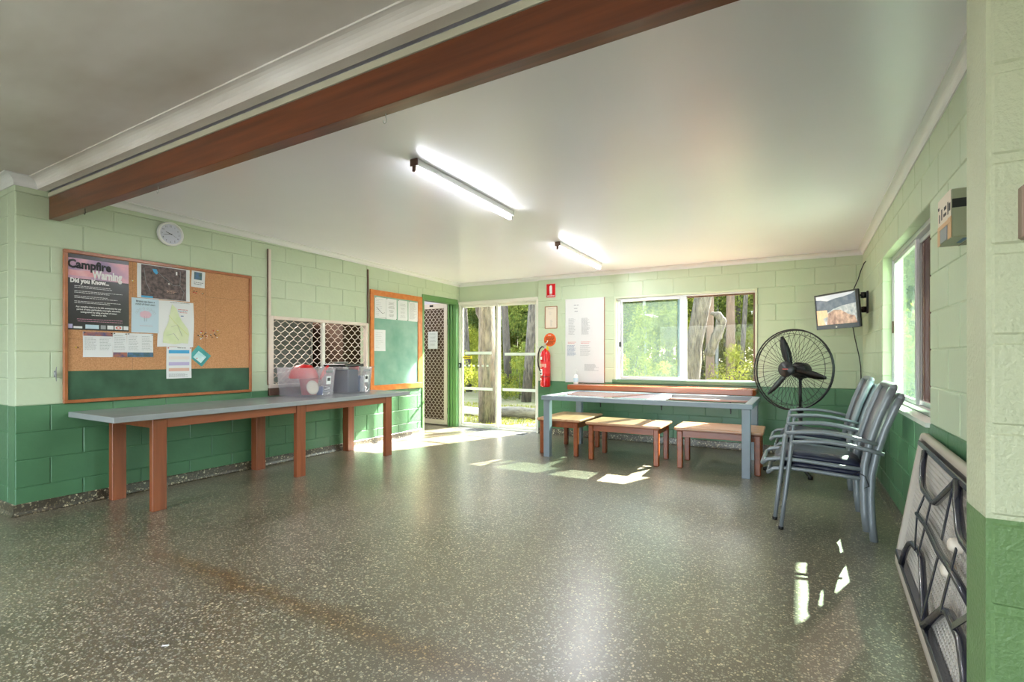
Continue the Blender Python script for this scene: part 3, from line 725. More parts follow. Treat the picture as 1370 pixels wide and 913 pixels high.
# poster
t = sheet('poster', 'black campfire warning poster with white lettering at the cork board edge', 'poster', FL(0.282, 1.374, OFF), 0.422, 0.594, PBLACK, seed=1)
obj('flame_band', box(BM(), 0.002, 0.42, 0.405, 0.562, 0.0025, 0.0032), PFLAME, t); obj('pink_band', box(BM(), 0.002, 0.20, 0.425, 0.470, 0.0032, 0.0036), PPINK, t)
text('Campfire', 0.092, 0.012, 0.486, INK, t, 0.0042, sx=0.82, bold=0.004)
text('Warning', 0.092, 0.170, 0.418, WINK, t, 0.0042, sx=0.62, bold=0.004)
text('Did you Know...', 0.048, 0.028, 0.372, WINK, t, 0.0034, sx=0.80, bold=0.0026)
for i in range(4):
    print_lines(t, WINK, 0.055, 0.39, 0.352 - i * 0.040, 0.328 - i * 0.040, 2, 0.0035, 0.0034, seed=i, ragged=0.35)
for i, s in enumerate(('Any campfire that is to be left unattended for any', 'period of time, particularly overnight, should be', 'extinguished by using a bucket of water,', 'not sand or dirt.')):
    text(s, 0.0175, 0.215, 0.178 - i * 0.0205, WINK, t, 0.0034, align='CENTER', bold=0.0004, sx=0.86)
print_lines(t, M('pink_ink', (220, 150, 180), 0.5), 0.06, 0.39, 0.094, 0.062, 2, 0.003, 0.0034, seed=9, ragged=0.15, centre=True)
for x, w, m in ((0.012, 0.032, LILAC), (0.05, 0.055, PAPER), (0.125, 0.088, BLUEP), (0.225, 0.034, GINK), (0.27, 0.042, PAPER), (0.32, 0.055, PAPER), (0.383, 0.034, PAPER)):
    obj('emblem', box(BM(), x, x + w, 0.012, 0.012 + (0.016 if w > .05 and m is PAPER and x < .1 else 0.032), 0.0028, 0.0034), m, t)
obj('emblem_mark', lathe(BM(), [(0.009, 0), (0.020, 0), (0.020, 0.0004), (0.009, 0.0004)], 16, T4((0.347, 0.028, 0.0035)) @ Matrix.Diagonal((1, .6, 1, 1))), RINK, t)
# satellite map
t = sheet('site_map', 'dark satellite map with blue lake and white side margins', 'map', FL(0.765, 1.672, OFF), 0.425, 0.296, PAPER, seed=2)
obj('picture', box(BM(), 0.030, 0.393, 0.004, 0.289, 0.0025, 0.003), SATIM, t)
bm = BM(); prism(bm, [(0.115, 0.262), (0.15, 0.262), (0.16, 0.228), (0.145, 0.215), (0.125, 0.235)], 0.003, 0.0034); obj('lake', bm, SKYB, t)
obj('legend', box(BM(), 0.030, 0.12, 0.004, 0.020, 0.003, 0.0034), SKYB, t)
for i, P in enumerate(([(0.15, 0.25), (0.20, 0.20), (0.245, 0.165), (0.285, 0.135), (0.34, 0.14)], [(0.345, 0.27), (0.34, 0.14), (0.375, 0.08), (0.355, 0.01)], [(0.05, 0.26), (0.065, 0.14), (0.10, 0.06)])):
    obj('road', tube(BM(), [(a, b, 0.0033) for a, b in P], 0.0015, 4), GINK, t)
obj('north_mark', box(BM(), 0.305, 0.318, 0.232, 0.262, 0.003, 0.0034), WINK, t); print_lines(t, PEACH, 0.23, 0.31, 0.09, 0.06, 3, 0.003, 0.0034, 3)
obj('place_mark', box(BM(), 0.243, 0.253, 0.140, 0.150, 0.003, 0.0035), WINK, t)
# small card
t = sheet('picture_card', 'small white card with a photo of a track, pinned beside the satellite map', 'card', FL(1.203, 1.818, OFF), 0.122, 0.155, PAPER, seed=3, curl=0.012, rot=R(-2))
obj('photo', box(BM(), 0.022, 0.092, 0.072, 0.142, 0.003, 0.004), PHOTO, t); print_lines(t, INK, 0.02, 0.11, 0.052, 0.022, 2, 0.004, 0.006, 4)
# brain poster
t = sheet('brain_poster', 'pale blue sheet with a cartoon brain under the satellite map', 'poster', FL(0.722, 1.370, OFF + .002), 0.208, 0.298, BLUEP, seed=4)
text('Brains can have a', 0.025, 0.104, 0.262, INK, t, 0.003, align='CENTER', sx=.82); text('mind of their own', 0.025, 0.104, 0.238, INK, t, 0.003, align='CENTER', sx=.82)
bm = BM()
for i in range(7):
    a = 2 * PI * i / 7; lathe(bm, [(0, 0.003), (0.020, 0.0034)], 12, T4((0.105 + 0.026 * math.cos(a), 0.158 + 0.014 * math.sin(a), 0)))
obj('brain_drawing', bm, M('print_pink', (214, 178, 196), 0.5), t)['kind'] = 'stuff'
for x in (0.096, 0.112): obj('leg_drawing', tube(BM(), [(x, 0.145, 0.003), (x, 0.098, 0.003)], 0.001, 4), GINK, t)
for i in range(8):
    a = R(10 + i * 23); obj('thought_drawing', lathe(BM(), [(0.009, 0.003), (0.0105, 0.0032)], 4, T4((0.105 + 0.070 * math.cos(a), 0.165 + 0.045 * math.sin(a), 0)) @ Matrix.Rotation(a, 4, 'Z')), GINK, t)
obj('underline', box(BM(), 0.06, 0.16, 0.060, 0.0615, 0.0028, 0.0032), RINK, t)
# park map
t = sheet('park_map', 'white park map showing a pale green reserve with wavy edges', 'map', FL(0.922, 1.253, OFF + .001), 0.302, 0.412, PAPER, seed=5, curl=0.014)
bm = BM(); prism(bm, [(0.115, 0.385), (0.155, 0.345), (0.175, 0.28), (0.20, 0.235), (0.25, 0.165), (0.262, 0.12), (0.25, 0.03), (0.20, 0.035), (0.14, 0.022), (0.04, 0.035), (0.045, 0.12), (0.085, 0.22)], 0.004, 0.0046); obj('reserve_area', bm, MAPG, t)
for i, P in enumerate(([(0.09, 0.28), (0.14, 0.22), (0.20, 0.16), (0.25, 0.11)], [(0.07, 0.1), (0.13, 0.12), (0.17, 0.06)], [(0.11, 0.18), (0.16, 0.20), (0.2, 0.1)])):
    obj('track_line', tube(BM(), [(a, b, 0.0049) for a, b in P], 0.0016, 4), (M('print_lime', (214, 216, 120), .5) if i == 0 else GINK), t)
print_lines(t, RINK, 0.165, 0.25, 0.345, 0.335, 1, 0.005, 0.0035, 1, 0.05); print_lines(t, BINK, 0.165, 0.25, 0.332, 0.322, 1, 0.005, 0.0035, 2, .05)
print_lines(t, RINK, 0.18, 0.25, 0.318, 0.310, 1, 0.004, 0.0035, 3, .05); print_lines(t, BINK, 0.19, 0.225, 0.288, 0.276, 1, 0.008, 0.0035, 4, .05)
print_lines(t, INK, 0.10, 0.27, 0.404, 0.396, 1, 0.003, 0.0035, 5, .05)
# newsletter sheets under the poster
for i, (y, w, lab, foot, hd) in enumerate(((0.392, 0.197, 'white newsletter page with a sunset banner under the black poster', None, SUNSET), (0.590, 0.100, 'narrow white newsletter page, centre of the three pinned side by side', BINK, None), (0.691, 0.196, 'white newsletter page with green landscape footer, beside the park map', PHOTO, None))):
    t = sheet('newsletter', lab, 'paper', FL(y, 1.159, OFF + i * 0.0005), w, 0.203, PAPER, 'newsletter pages on the cork board', seed=6 + i, curl=0.006)
    cols = 1 if w < .12 else 2
    for c in range(cols):
        a = 0.010 + c * w / cols
        print_lines(t, GINK, a, a + w / cols - 0.020, 0.16 if hd else 0.185, 0.055, 9, 0.0028, 0.0034, seed=20 + i * 3 + c)
    if hd: obj('banner', box(BM(), 0.001, w - .001, 0.170, 0.202, 0.0022, 0.0028), hd, t)
    if foot: obj('footer_picture', box(BM(), 0.001, w - .001, 0.001, 0.040, 0.0050, 0.0058), foot if foot is PHOTO else SUNSET, t)
    pin(t, 0.008, 0.196, BLACK); pin(t, w - .010, 0.194, BLACK)
t = sheet('leaflet', 'white leaflet with blue, lilac and peach bars hanging over the chalk strip', 'paper', FL(0.992, 0.965, OFF + .003), 0.212, 0.287, PAPER, seed=9, curl=0.006)
for z, m, h in ((0.228, SKYB, 0.030), (0.118, LILAC, 0.030), (0.066, PEACH, 0.028), (0.172, M('print_pale', (226, 218, 214), .4), 0.028)): obj('colour_bar', box(BM(), 0.018, 0.192, z, z + h, 0.003, 0.0036), m, t)
print_lines(t, INK, 0.09, 0.19, 0.284, 0.272, 1, 0.005, 0.0034, 2); print_lines(t, GINK, 0.018, 0.19, 0.045, 0.012, 4, 0.003, 0.0045, 6)
pin(t, 0.012, 0.276, REDPL); pin(t, 0.20, 0.278, REDPL)
t = sheet('flyer', 'teal flyer pinned askew next to the leaflet', 'paper', FL(1.298, 1.068, OFF + .001), 0.135, 0.155, TEALP, seed=10, curl=0.008, rot=R(50))
obj('picture', box(BM(), 0.018, 0.095, 0.03, 0.12, 0.0062, 0.0068), M('print_aqua', (150, 214, 220), 0.3, rgb2=(230, 240, 244), vs=16), t); pin(t, 0.03, 0.09, REDPL, 0.006)
# cleat
t = root('wall_cleat', 'small grey metal cleat on the wall beside the cork board', 'cleat', FL(0.225, 1.030, 0.0))
obj('base', box(BM(), -0.007, 0.007, -0.024, 0.024, 0.0, 0.004, 0.002), GREYDOOR, t)
obj('horns', tube(BM(), [(0, -0.055, 0.028), (0, -0.03, 0.022), (0, 0.0, 0.02), (0, 0.03, 0.022), (0, 0.055, 0.030)], [0.002, 0.003, 0.004, 0.003, 0.002], 8), GREYDOOR, t, True)
obj('post', box(BM(), -0.006, 0.006, -0.012, 0.012, 0.005, 0.018), ALU, t)

# teal board with orange timber frame
tb = root('chalk_board', 'teal chalk board in an orange timber frame beside the doorway', 'board', FL(3.447, 0.705, 0.0))
BW2, BH2 = 1.045, 1.355
obj('panel', box(BM(), 0.06, BW2 - .06, 0.06, BH2 - .06, 0.001, 0.012), TEAL, tb)
for q in ((0, BW2, 0, 0.075), (0, BW2, BH2 - .075, BH2), (0, 0.065, .075, BH2 - .075), (BW2 - .095, BW2, .075, BH2 - .075)):
    obj('frame_rail', box(BM(), q[0], q[1], q[2], q[3], 0.0, 0.024, 0.003), ORWOOD, tb)
for i, (y, lab, sd) in enumerate(((3.532, 'white sheet with a line map, first of the four along the teal board top', 0), (3.741, 'white notice with centred paragraphs, second of the four along the teal board top', 1), (3.970, 'white notice with sparse centred text, third of the four along the teal board top', 2), (4.192, 'white sheet full of close lines, last of the four, nearest the doorway', 3))):
    t = sheet('notice', lab, 'paper', FL(y, 1.682, 0.013), 0.205, 0.285, PAPER, 'notices along the top of the teal board', seed=30 + i, curl=0.003)
    if sd == 0:
        print_lines(t, GINK, 0.02, 0.18, 0.27, 0.03, 10, 0.003, 0.003, 3, 0.7)
        obj('river_line', tube(BM(), [(0.03, 0.15, 0.003), (0.09, 0.10, 0.003), (0.14, 0.07, 0.003), (0.18, 0.085, 0.003)], 0.002, 4), INK, t)
        obj('map_border', box(BM(), 0.012, 0.196, 0.012, 0.014, 0.002, 0.003), INK, t)
    elif sd == 3: print_lines(t, GINK, 0.02, 0.185, 0.27, 0.03, 22, 0.003, 0.003, 5, 0.5)
    else:
        for k in range(4): print_lines(t, INK if sd == 1 else GINK, 0.04, 0.165, 0.24 - k * 0.055, 0.20 - k * 0.055, 3, 0.003, 0.003, 7 + k + sd, 0.5, centre=True)
    pin(t, 0.008, 0.278, BLACK); pin(t, 0.196, 0.008, BLACK)
t = sheet('notice', 'single white sheet on the middle of the teal board', 'paper', FL(3.512, 1.241, 0.013), 0.215, 0.287, PAPER, 'loose notice', seed=40, curl=0.006)
del t['group']
print_lines(t, GINK, 0.03, 0.19, 0.26, 0.03, 9, 0.0025, 0.003, 8, 0.8)
t = sheet('door_notice', 'white printed sheet fixed to the security screen door', 'paper', basis((-0.62, 5.405, 1.30), (1, 0, 0), (0, 0, 1), (0, -1, 0)), 0.21, 0.297, PAPER, seed=41, curl=0.003)
for k in range(4): print_lines(t, GINK, 0.03, 0.18, 0.27 - k * 0.06, 0.235 - k * 0.06, 3, 0.003, 0.003, 50 + k, 0.4, centre=True)

# ================================================================== LONG BENCH TABLE AND TUBS
bt = root('long_table', 'long grey topped table with brown timber legs along the block wall', 'table', T4((0.03, 0.29, 0)))
obj('table_top', box(BM(), 0, 0.75, 0.005, 3.075, 0.694, 0.736, 0.003), GREYT, bt)
for (x0, x1) in ((0.66, 0.72), (0.0, 0.05)):
    for (a, b) in ((0.36, 1.49), (1.60, 2.685)):
        obj('apron', box(BM(), x0 + 0.01, x1 - 0.004, a, b, 0.622, 0.693, 0.002), WOODY, bt)
for y0 in (0.26, 1.495, 2.685):
    obj('leg', box(BM(), 0.672, 0.722, y0, y0 + 0.098, 0.0, 0.693, 0.003), WOODZ, bt)
    obj('leg', box(BM(), 0.012 if y0 > 1 else 0.045, 0.105, y0 - .01, y0 + 0.088, 0.0, 0.693, 0.003), WOODZ, bt)
    obj('cross_rail', box(BM(), 0.106, 0.671, y0 + 0.02, y0 + 0.06, 0.622, 0.692, 0.002), WOODY, bt)

def tub(name, label, x0, x1, y0, y1, h, z=0.737, ins=0.045):
    t = root(name, label, 'storage tub', T4((x0, y0, z)), 'clear tubs on the long table')
    W2, L2 = x1 - x0, y1 - y0; e = 0.022
    def ringp(i, zz, rr=0.03):
        p = []
        for cx, cy, a0 in ((W2 - i - rr, L2 - i - rr, 0), (i + rr, L2 - i - rr, 90), (i + rr, i + rr, 180), (W2 - i - rr, i + rr, 270)):
            for k in range(4):
                a = R(a0 + k * 30); p.append((cx + rr * math.cos(a), cy + rr * math.sin(a), zz))
        return p
    bm = BM(); prof = [(ins + .012, 0.004), (ins, 0.0), (ins - 0.002, 0.01), (e, h - 0.02), (e, h - .006), (0.0, h - .006), (0.0, h), (e + .004, h), (e + .004, h - 0.02), (ins + 0.003, 0.012)]
    rings = [[bm.verts.new(q) for q in ringp(i, zz)] for i, zz in prof]
    for a, b in zip(rings, rings[1:]):
        for k in range(16): bm.faces.new((a[k], a[(k + 1) % 16], b[(k + 1) % 16], b[k]))
    bm.faces.new(rings[0]); bm.faces.new(rings[-1])
    obj('shell', bm, TUBPL, t, True)
    # latch panel on the face towards the room
    fx = W2 - 0.012
    for k in (-1, 1): obj('rib', tube(BM(), [(W2 - ins + .002, L2 * .70 + k * 0.055, 0.012), (W2 - e + .002, L2 * .70 + k * 0.055, h - .02)], 0.004, 6), TUBPL, t)
    obj('latch', box(BM(), W2 - e + .001, W2 - e + .012, L2 * .70 - .045, L2 * .70 + .045, h - .055, h - .030, 0.003), GREYDOOR, t)
    lab = obj('sticker', box(BM(), 0, 0.0015, -0.030, 0.030, 0, 0.085), PAPER, t, mtx=T4((W2 - ins + .014, L2 * .70, h * .42)) @ Matrix.Rotation(R(5), 4, 'Y'))
    obj('sticker_picture', box(BM(), 0.0015, 0.0025, -0.018, 0.018, 0.035, 0.070), INK, lab)
    return t
TZ = 0.737
tub('storage_tub', 'clear plastic tub with red plastic things, nearer the cork board', 0.006, 0.565, 2.035, 2.465, 0.310)
tub('storage_tub', 'clear plastic tub with navy and white things and a black tray on top', 0.006, 0.570, 2.575, 3.0, 0.310)
# contents
def thing1(name, label, cat, loc, bm, mat, group=None, smooth=True, rot=None):
    t = obj(name, bm, mat, None, smooth); t.matrix_world = T4(loc) @ (rot or Matrix.Identity(4)); return tag(t, label, cat, group)
thing1('red_bowl', 'upturned red plastic bowl heaped above the rim of the nearer tub', 'bowl', (0.28, 2.22, TZ + 0.195), lathe(BM(), [(0.150, 0), (0.147, 0.03), (0.128, 0.085), (0.08, 0.135), (0.0, 0.15)], 24), REDPL)
thing1('red_bucket', 'red plastic bucket showing through the nearer tub side', 'bucket', (0.33, 2.25, TZ + 0.014), lathe(BM(), [(0, 0), (0.075, 0), (0.10, 0.17), (0.104, 0.175), (0.097, 0.175), (0.072, 0.005), (0, 0.005)], 24), M('faded_red_plastic', (206, 70, 84), 0.4))
thing1('plastic_plate', 'round cream plate leaning inside the nearer tub', 'plate', (0.485, 2.165, TZ + 0.10), lathe(BM(), [(0, 0), (0.05, 0.002), (0.075, 0.010), (0.075, 0.013), (0.05, 0.005), (0, 0.003)], 28), CREAMP, rot=Matrix.Rotation(R(80), 4, 'Y'))
thing1('blue_cup', 'blue cup inside the nearer tub', 'cup', (0.455, 2.285, TZ + 0.014), lathe(BM(), [(0, 0), (0.030, 0), (0.038, 0.09), (0.035, 0.09), (0.027, 0.004), (0, 0.004)], 20), M('blue_plastic', (90, 110, 160), 0.4))
thing1('skipping_rope', 'white rope coiled inside the nearer tub', 'rope', (0.44, 2.375, TZ + 0.02), tube(BM(), [(0.03 * math.cos(a * .7), 0.05 * math.sin(a * .7), 0.006 * a) for a in range(16)], 0.004, 6), WPL)
thing1('red_handle_tool', 'red handled dustpan sticking out of the nearer tub', 'dustpan', (0.42, 2.385, TZ + 0.16), tube(BM(), [(0, -0.06, 0.02), (0, -0.02, 0.08), (0, 0.02, 0.145), (0, 0.045, 0.165)], [0.012, 0.022, 0.02, 0.010], 8), REDPL)
thing1('navy_box', 'navy plastic crate standing inside the far tub', 'crate', (0.17, 2.70, TZ + 0.013), box(BM(), 0, 0.26, 0, 0.16, 0, 0.262, 0.01), M('navy_plastic', (44, 52, 84), 0.4), smooth=False)
thing1('blue_cloth', 'folded blue cloth inside the far tub', 'cloth', (0.20, 2.865, TZ + 0.013), box(BM(), 0, 0.24, 0, 0.06, 0, 0.19, 0.02), M('blue_cloth', (96, 122, 160), 0.8, bump=0.4, bs=20), smooth=False)
thing1('white_container', 'white tub of cleaner inside the far tub', 'container', (0.44, 2.905, TZ + 0.013), lathe(BM(), [(0, 0), (0.03, 0), (0.03, 0.15), (0.02, 0.17), (0.02, 0.19), (0, 0.19)], 16), WPL)
thing1('black_tray', 'black plastic tray lying across the top of the far tub', 'tray', (0.13, 2.60, TZ + 0.312), box(BM(), 0.0, 0.36, 0, 0.29, 0, 0.032, 0.008), BLKP, smooth=False)
thing1('grey_dish', 'small grey dish on the black tray', 'dish', (0.26, 2.74, TZ + 0.3445), lathe(BM(), [(0, 0), (0.06, 0), (0.09, 0.014), (0.085, 0.022), (0, 0.024)], 24), M('grey_plastic', (150, 150, 140), 0.4))
thing1('red_cloth', 'red cloth bunched at the rim of the far tub', 'cloth', (0.30, 2.905, TZ + 0.2), lathe(BM(), [(0.02, 0), (0.05, 0.05), (0.06, 0.10), (0.04, 0.125), (0, 0.128)], 10, Matrix.Diagonal((1.2, 0.9, 1, 1))), REDPL)

# ================================================================== BACK WALL THINGS
t = root('fire_sign', 'red rectangular fire extinguisher sign high on the wall', 'sign', FB(1.635, 2.055))
obj('plate', box(BM(), 0, 0.142, 0, 0.200, 0.0, 0.003, 0.001), RED, t); obj('border', box(BM(), -0.005, 0.147, -0.005, 0.205, -0.0, 0.0015), PEACH, t)
obj('extinguisher_symbol', tube(BM(), [(0.071, 0.055, 0.0035), (0.071, 0.16, 0.0035), (0.071, 0.178, 0.0035)], [0.022, 0.022, 0.012], 12, flat=0.02), WINK, t)
obj('hose_symbol', box(BM(), 0.048, 0.052, 0.09, 0.165, 0.003, 0.0036), WINK, t)
text('FIRE', 0.022, 0.071, 0.036, WINK, t, 0.0036, align='CENTER'); obj('caption_bar', box(BM(), 0.014, 0.128, 0.012, 0.028, 0.003, 0.0034), WINK, t); text('EXTINGUISHER', 0.014, 0.071, 0.015, RED, t, 0.0038, align='CENTER', bold=.0003)
t = root('framed_notice', 'small cream certificate in a thin brown frame', 'frame', FB(1.61, 1.588))
obj('backing', box(BM(), 0.006, 0.196, 0.006, 0.324, 0.002, 0.008), CREAMP, t)
for q in ((0, 0.202, 0, .008), (0, 0.202, .322, .330), (0, 0.008, .008, .322), (.194, 0.202, .008, .322)): obj('frame_rail', box(BM(), q[0], q[1], q[2], q[3], 0.0, 0.014, 0.001), BRWOOD, t)
print_lines(t, GINK, 0.05, 0.15, 0.300, 0.288, 1, 0.005, 0.0085, 1, 0.1); print_lines(t, GINK, 0.07, 0.13, 0.26, 0.20, 5, 0.002, 0.0085, 2, 0.6); print_lines(t, GINK, 0.09, 0.13, 0.13, 0.03, 8, 0.003, 0.0085, 3, .4)
t = root('round_sign', 'round orange fire instruction sign over the extinguisher', 'sign', FB(1.690, 1.418))
obj('disc', lathe(BM(), [(0, 0.0005), (0.098, 0.0005), (0.100, 0.002), (0.098, 0.004), (0, 0.004)], 40), ORANGE, t)
print_lines(t, WINK, -0.03, 0.03, 0.075, 0.062, 1, 0.008, 0.0046, 1, 0.0); print_lines(t, M('brown_ink', (110, 50, 20), .5), -0.075, 0.075, 0.05, -0.005, 4, 0.007, 0.0046, 2, 0.1, centre=True)
obj('band', box(BM(), -0.088, 0.088, -0.028, -0.018, 0.004, 0.0046), M('brown_print', (90, 40, 18), .5), t); print_lines(t, M('brown_ink_b', (110, 50, 20), .5), -0.06, 0.06, -0.035, -0.075, 3, 0.006, 0.0046, 3, 0.2, centre=True)
# extinguisher
t = root('fire_extinguisher', 'red fire extinguisher with black hose hanging on the wall', 'fire extinguisher', FB(1.655, 0.715, off=0.085))
RY = Matrix.Rotation(R(-90), 4, 'X')
obj('cylinder', lathe(BM(), [(0, 0), (0.066, 0), (0.074, 0.012), (0.076, 0.03), (0.076, 0.47), (0.070, 0.505), (0.048, 0.538), (0.022, 0.555), (0.018, 0.575), (0, 0.575)], 32, RY), RED, t, True)
obj('label', lathe(BM(), [(0.0765, 0.20), (0.0765, 0.38)], 32, RY), M('red_label', (214, 40, 44), .4), t, True)
def wrap(nm, a0, a1, z0, z1, mat, r=0.0770):
    bm = BM(); n = 8; A = [bm.verts.new((r * math.sin(R(a0 + (a1 - a0) * i / n)), z0, r * math.cos(R(a0 + (a1 - a0) * i / n)))) for i in range(n + 1)]
    B = [bm.verts.new((v.co.x, z1, v.co.z)) for v in A]
    for i in range(n): bm.faces.new((A[i], A[i + 1], B[i + 1], B[i]))
    return obj(nm, bm, mat, t, True)
wrap('white_label', -60, -14, 0.405, 0.445, WINK); wrap('white_label', -62, -10, 0.175, 0.265, WINK); wrap('white_label', -55, -25, 0.108, 0.13, WINK)
for i in range(3): wrap('label_outline', -40 + i * 28, -20 + i * 28, 0.29 + 0.01 * (i % 2), 0.345, PEACH)
wrap('label_mark', -52, -20, 0.185, 0.215, INK, 0.0774); wrap('label_mark', -48, -26, 0.228, 0.252, INK, 0.0774); wrap('label_rule', -60, 40, 0.155, 0.160, M('dark_red', (120, 14, 20), .4), 0.0774)
obj('valve', box(BM(), -0.018, 0.018, 0.57, 0.605, -0.018, 0.018, 0.004), ALU, t)
obj('handle', box(BM(), -0.055, 0.02, 0.600, 0.612, -0.010, 0.010, 0.003), ALU, t, mtx=Matrix.Rotation(R(8), 4, 'Z')); obj('lever', tube(BM(), [(-0.05, 0.63, 0), (-0.01, 0.635, 0), (0.025, 0.66, 0), (0.04, 0.69, 0)], 0.007, 6), ALU, t, True)
obj('safety_tag', box(BM(), 0.02, 0.06, 0.52, 0.58, 0.005, 0.007), YELLOW, t, mtx=Matrix.Rotation(R(20), 4, 'Z') @ T4((0.19, -0.02, 0.0)))
obj('hose', tube(BM(), [(-0.012, 0.59, 0), (-0.05, 0.60, 0.01), (-0.09, 0.565, 0.012), (-0.112, 0.49, 0.012), (-0.118, 0.40, 0.012), (-0.112, 0.32, 0.012), (-0.095, 0.27, 0.012), (-0.082, 0.24, 0.02)], 0.010, 8), BLKP, t, True)
obj('wall_bracket', box(BM(), -0.02, 0.02, 0.40, 0.56, -0.084, -0.074, 0.002), ALU, t)
obj('strap', lathe(BM(), [(0.0772, 0.150), (0.0772, 0.158)], 32, RY), BLACK, t)
# whiteboard
t = root('white_board', 'tall plain whiteboard with printed sheets on the back wall', 'whiteboard', FB(1.948, 0.790))
obj('board', box(BM(), 0, 0.595, 0, 1.217, 0.002, 0.018, 0.002), WBOARD, t); obj('edge_strip', box(BM(), 0.5955, 0.601, 0, 1.217, 0.0, 0.020, 0.001), BRWOOD, t)
for x, y in ((0.02, 0.02), (0.575, 0.02), (0.02, 1.197), (0.575, 1.197), (0.5, 0.03)): obj('screw', lathe(BM(), [(0, .0205), (0.005, .0195)], 8, T4((x, y, 0))), ALU, t)
for i, x in enumerate((0.135, 0.138, 0.146)): print_lines(t, GINK, x, x + 0.075 - i * .01, 1.135 - i * 0.045, 1.115 - i * 0.045, 1, 0.010, 0.0188, 70 + i, 0.0)
for (nm, lab, x, y, w, h, inks, n) in (('printed_sheet', 'white printed sheet, upper left one on the whiteboard', 0.012, 0.655, 0.19, 0.33, (GINK,), 16), ('printed_sheet', 'white sheet with dense grey paragraphs, upper right one on the whiteboard', 0.215, 0.655, 0.21, 0.33, (GINK,), 20),
                                      ('printed_sheet', 'white sheet with red heading and blue text on the whiteboard', 0.012, 0.325, 0.19, 0.32, (RINK, BINK), 12), ('printed_sheet', 'white sheet with red title and widely spaced lines on the whiteboard', 0.215, 0.325, 0.21, 0.32, (RINK, GINK), 9), ('printed_sheet', 'white sheet with small table, lowest on the whiteboard', 0.262, 0.13, 0.30, 0.19, (GINK,), 9)):
    s = sheet(nm, lab.replace('upper left', 'top narrow').replace('upper right', 'top wide'), 'paper', FB(1.948 + x, 0.790 + y, off=0.0185), w, h, WBOARD, 'sheets on the whiteboard', seed=int(x * 99), curl=0.001)
    if len(inks) == 2:
        print_lines(s, inks[0], 0.03, w - .03, h - .05, h - .085, 2, 0.006, 0.0022, 4, 0.2); print_lines(s, inks[1], 0.02, w - .03, h - .10, 0.06, n, 0.005, 0.0022, 5, 0.25)
    else: print_lines(s, inks[0], 0.04, w - .04, h - .05, 0.04, n, 0.005, 0.0022, 6, 0.35)

# timber shelf under the back window
t = root('wall_shelf', 'thick varnished timber shelf running under the back window', 'shelf', T4((2.14, 4.99, 0)))
bm = BM(); prism(bm, [(0.0, 0.05), (0.03, 0.0), (2.32, 0.0), (2.36, 0.04), (2.36, 0.445), (0.0, 0.445)], 0.712, 0.778)
bmesh.ops.bevel(bm, geom=bm.edges[:], offset=0.008, segments=2, affect='EDGES'); obj('slab', bm, SHELF, t)
for x in (0.35, 1.2, 2.05):
    bm = BM(); tube(bm, [(x, 0.10, 0.705), (x, 0.43, 0.705), (x, 0.43, 0.45)], 0.008, 4); tube(bm, [(x, 0.16, 0.70), (x, 0.42, 0.50)], 0.006, 4); obj('bracket', bm, BLACK, t)
t = root('soap_bottle', 'white pump bottle of soap on the timber shelf end', 'bottle', T4((2.185, 5.25, 0.7785)))
obj('body', lathe(BM(), [(0, 0), (0.030, 0), (0.033, 0.006), (0.033, 0.10), (0.026, 0.125), (0.012, 0.135), (0, 0.135)], 24), WPL, t, True)
obj('label', lathe(BM(), [(0.0334, 0.03), (0.0334, 0.085)], 24), BLUEP, t, True)
obj('pump', tube(BM(), [(0, 0, 0.135), (0, 0, 0.185), (0, 0, 0.192), (0.012, -0.01, 0.196), (0.030, -0.018, 0.190)], [0.010, 0.005, 0.006, 0.005, 0.004], 8), WPL, t, True)

# grey steel framed table
gt = root('steel_table', 'grey steel framed table, frosted glass in one half and the other half open', 'table', T4((2.33, 3.86, 0)))
TX, TY = 2.22, 1.09
for nm, q in (('front_rail', (0, TX, 0, .075)), ('back_rail', (0, TX, TY - .075, TY)), ('side_rail', (0, .075, .075, TY - .075)), ('side_rail', (TX - .075, TX, .075, TY - .075))):
    obj(nm, box(BM(), q[0], q[1], q[2], q[3], 0.662, 0.710, 0.003), GREYP, gt)
obj('centre_rail', box(BM(), 1.19, 1.265, .075, TY - .075, 0.662, 0.709, 0.002), GREYP, gt)
obj('glass_panel', box(BM(), 0.073, 1.191, 0.073, TY - .073, 0.698, 0.705, 0.001), TGLASS, gt, label='frosted bluish glass panel')
obj('stay', box(BM(), TX - 1.0, TX - 0.08, 0.86, 0.90, 0.655, 0.675, 0.002), M('pinkish_timber', (170, 140, 132), .5), gt)
for x in (0.02, TX - 0.095):
    for y in (0.02, TY - 0.095): obj('leg', box(BM(), x, x + 0.075, y, y + 0.075, 0.0, 0.662, 0.004), GREYP, gt)

# three timber stools
def stool():
    t = root('timber_stool', 'x', 'stool', None, 'timber stools under the grey table')
    bm = BM(); prism(bm, [(-.42, -.27), (-.40, -.285), (.40, -.285), (.42, -.27), (.42, .27), (.40, .285), (-.40, .285), (-.42, .27)], 0.402, 0.428)
    bmesh.ops.bevel(bm, geom=bm.edges[:], offset=0.006, segments=1, affect='EDGES'); obj('seat', bm, STOOLT, t)
    obj('seat_edge', box(BM(), -.405, .405, -.27, .27, 0.392, 0.402, 0.003), STOOL, t)
    for s in (-1, 1):
        obj('apron', box(BM(), -.34, .34, s * .222 - .011, s * .222 + .011, 0.325, 0.392, 0.002), STOOL, t)
        obj('apron', box(BM(), s * .36 - .011, s * .36 + .011, -.20, .20, 0.325, 0.392, 0.002), STOOL, t)
        for u in (-1, 1):
            bm = BM(); box(bm, s * .365 - .028, s * .365 + .028, u * .222 - .028, u * .222 + .028, 0, 0.392, 0.008); obj('leg', bm, STOOL, t)
    return t
s0 = stool(); s0.matrix_world = T4((3.255, 4.235, 0)); s0['label'] = 'timber stool standing in the middle of the three under the table'
bpy.context.view_layer.update()
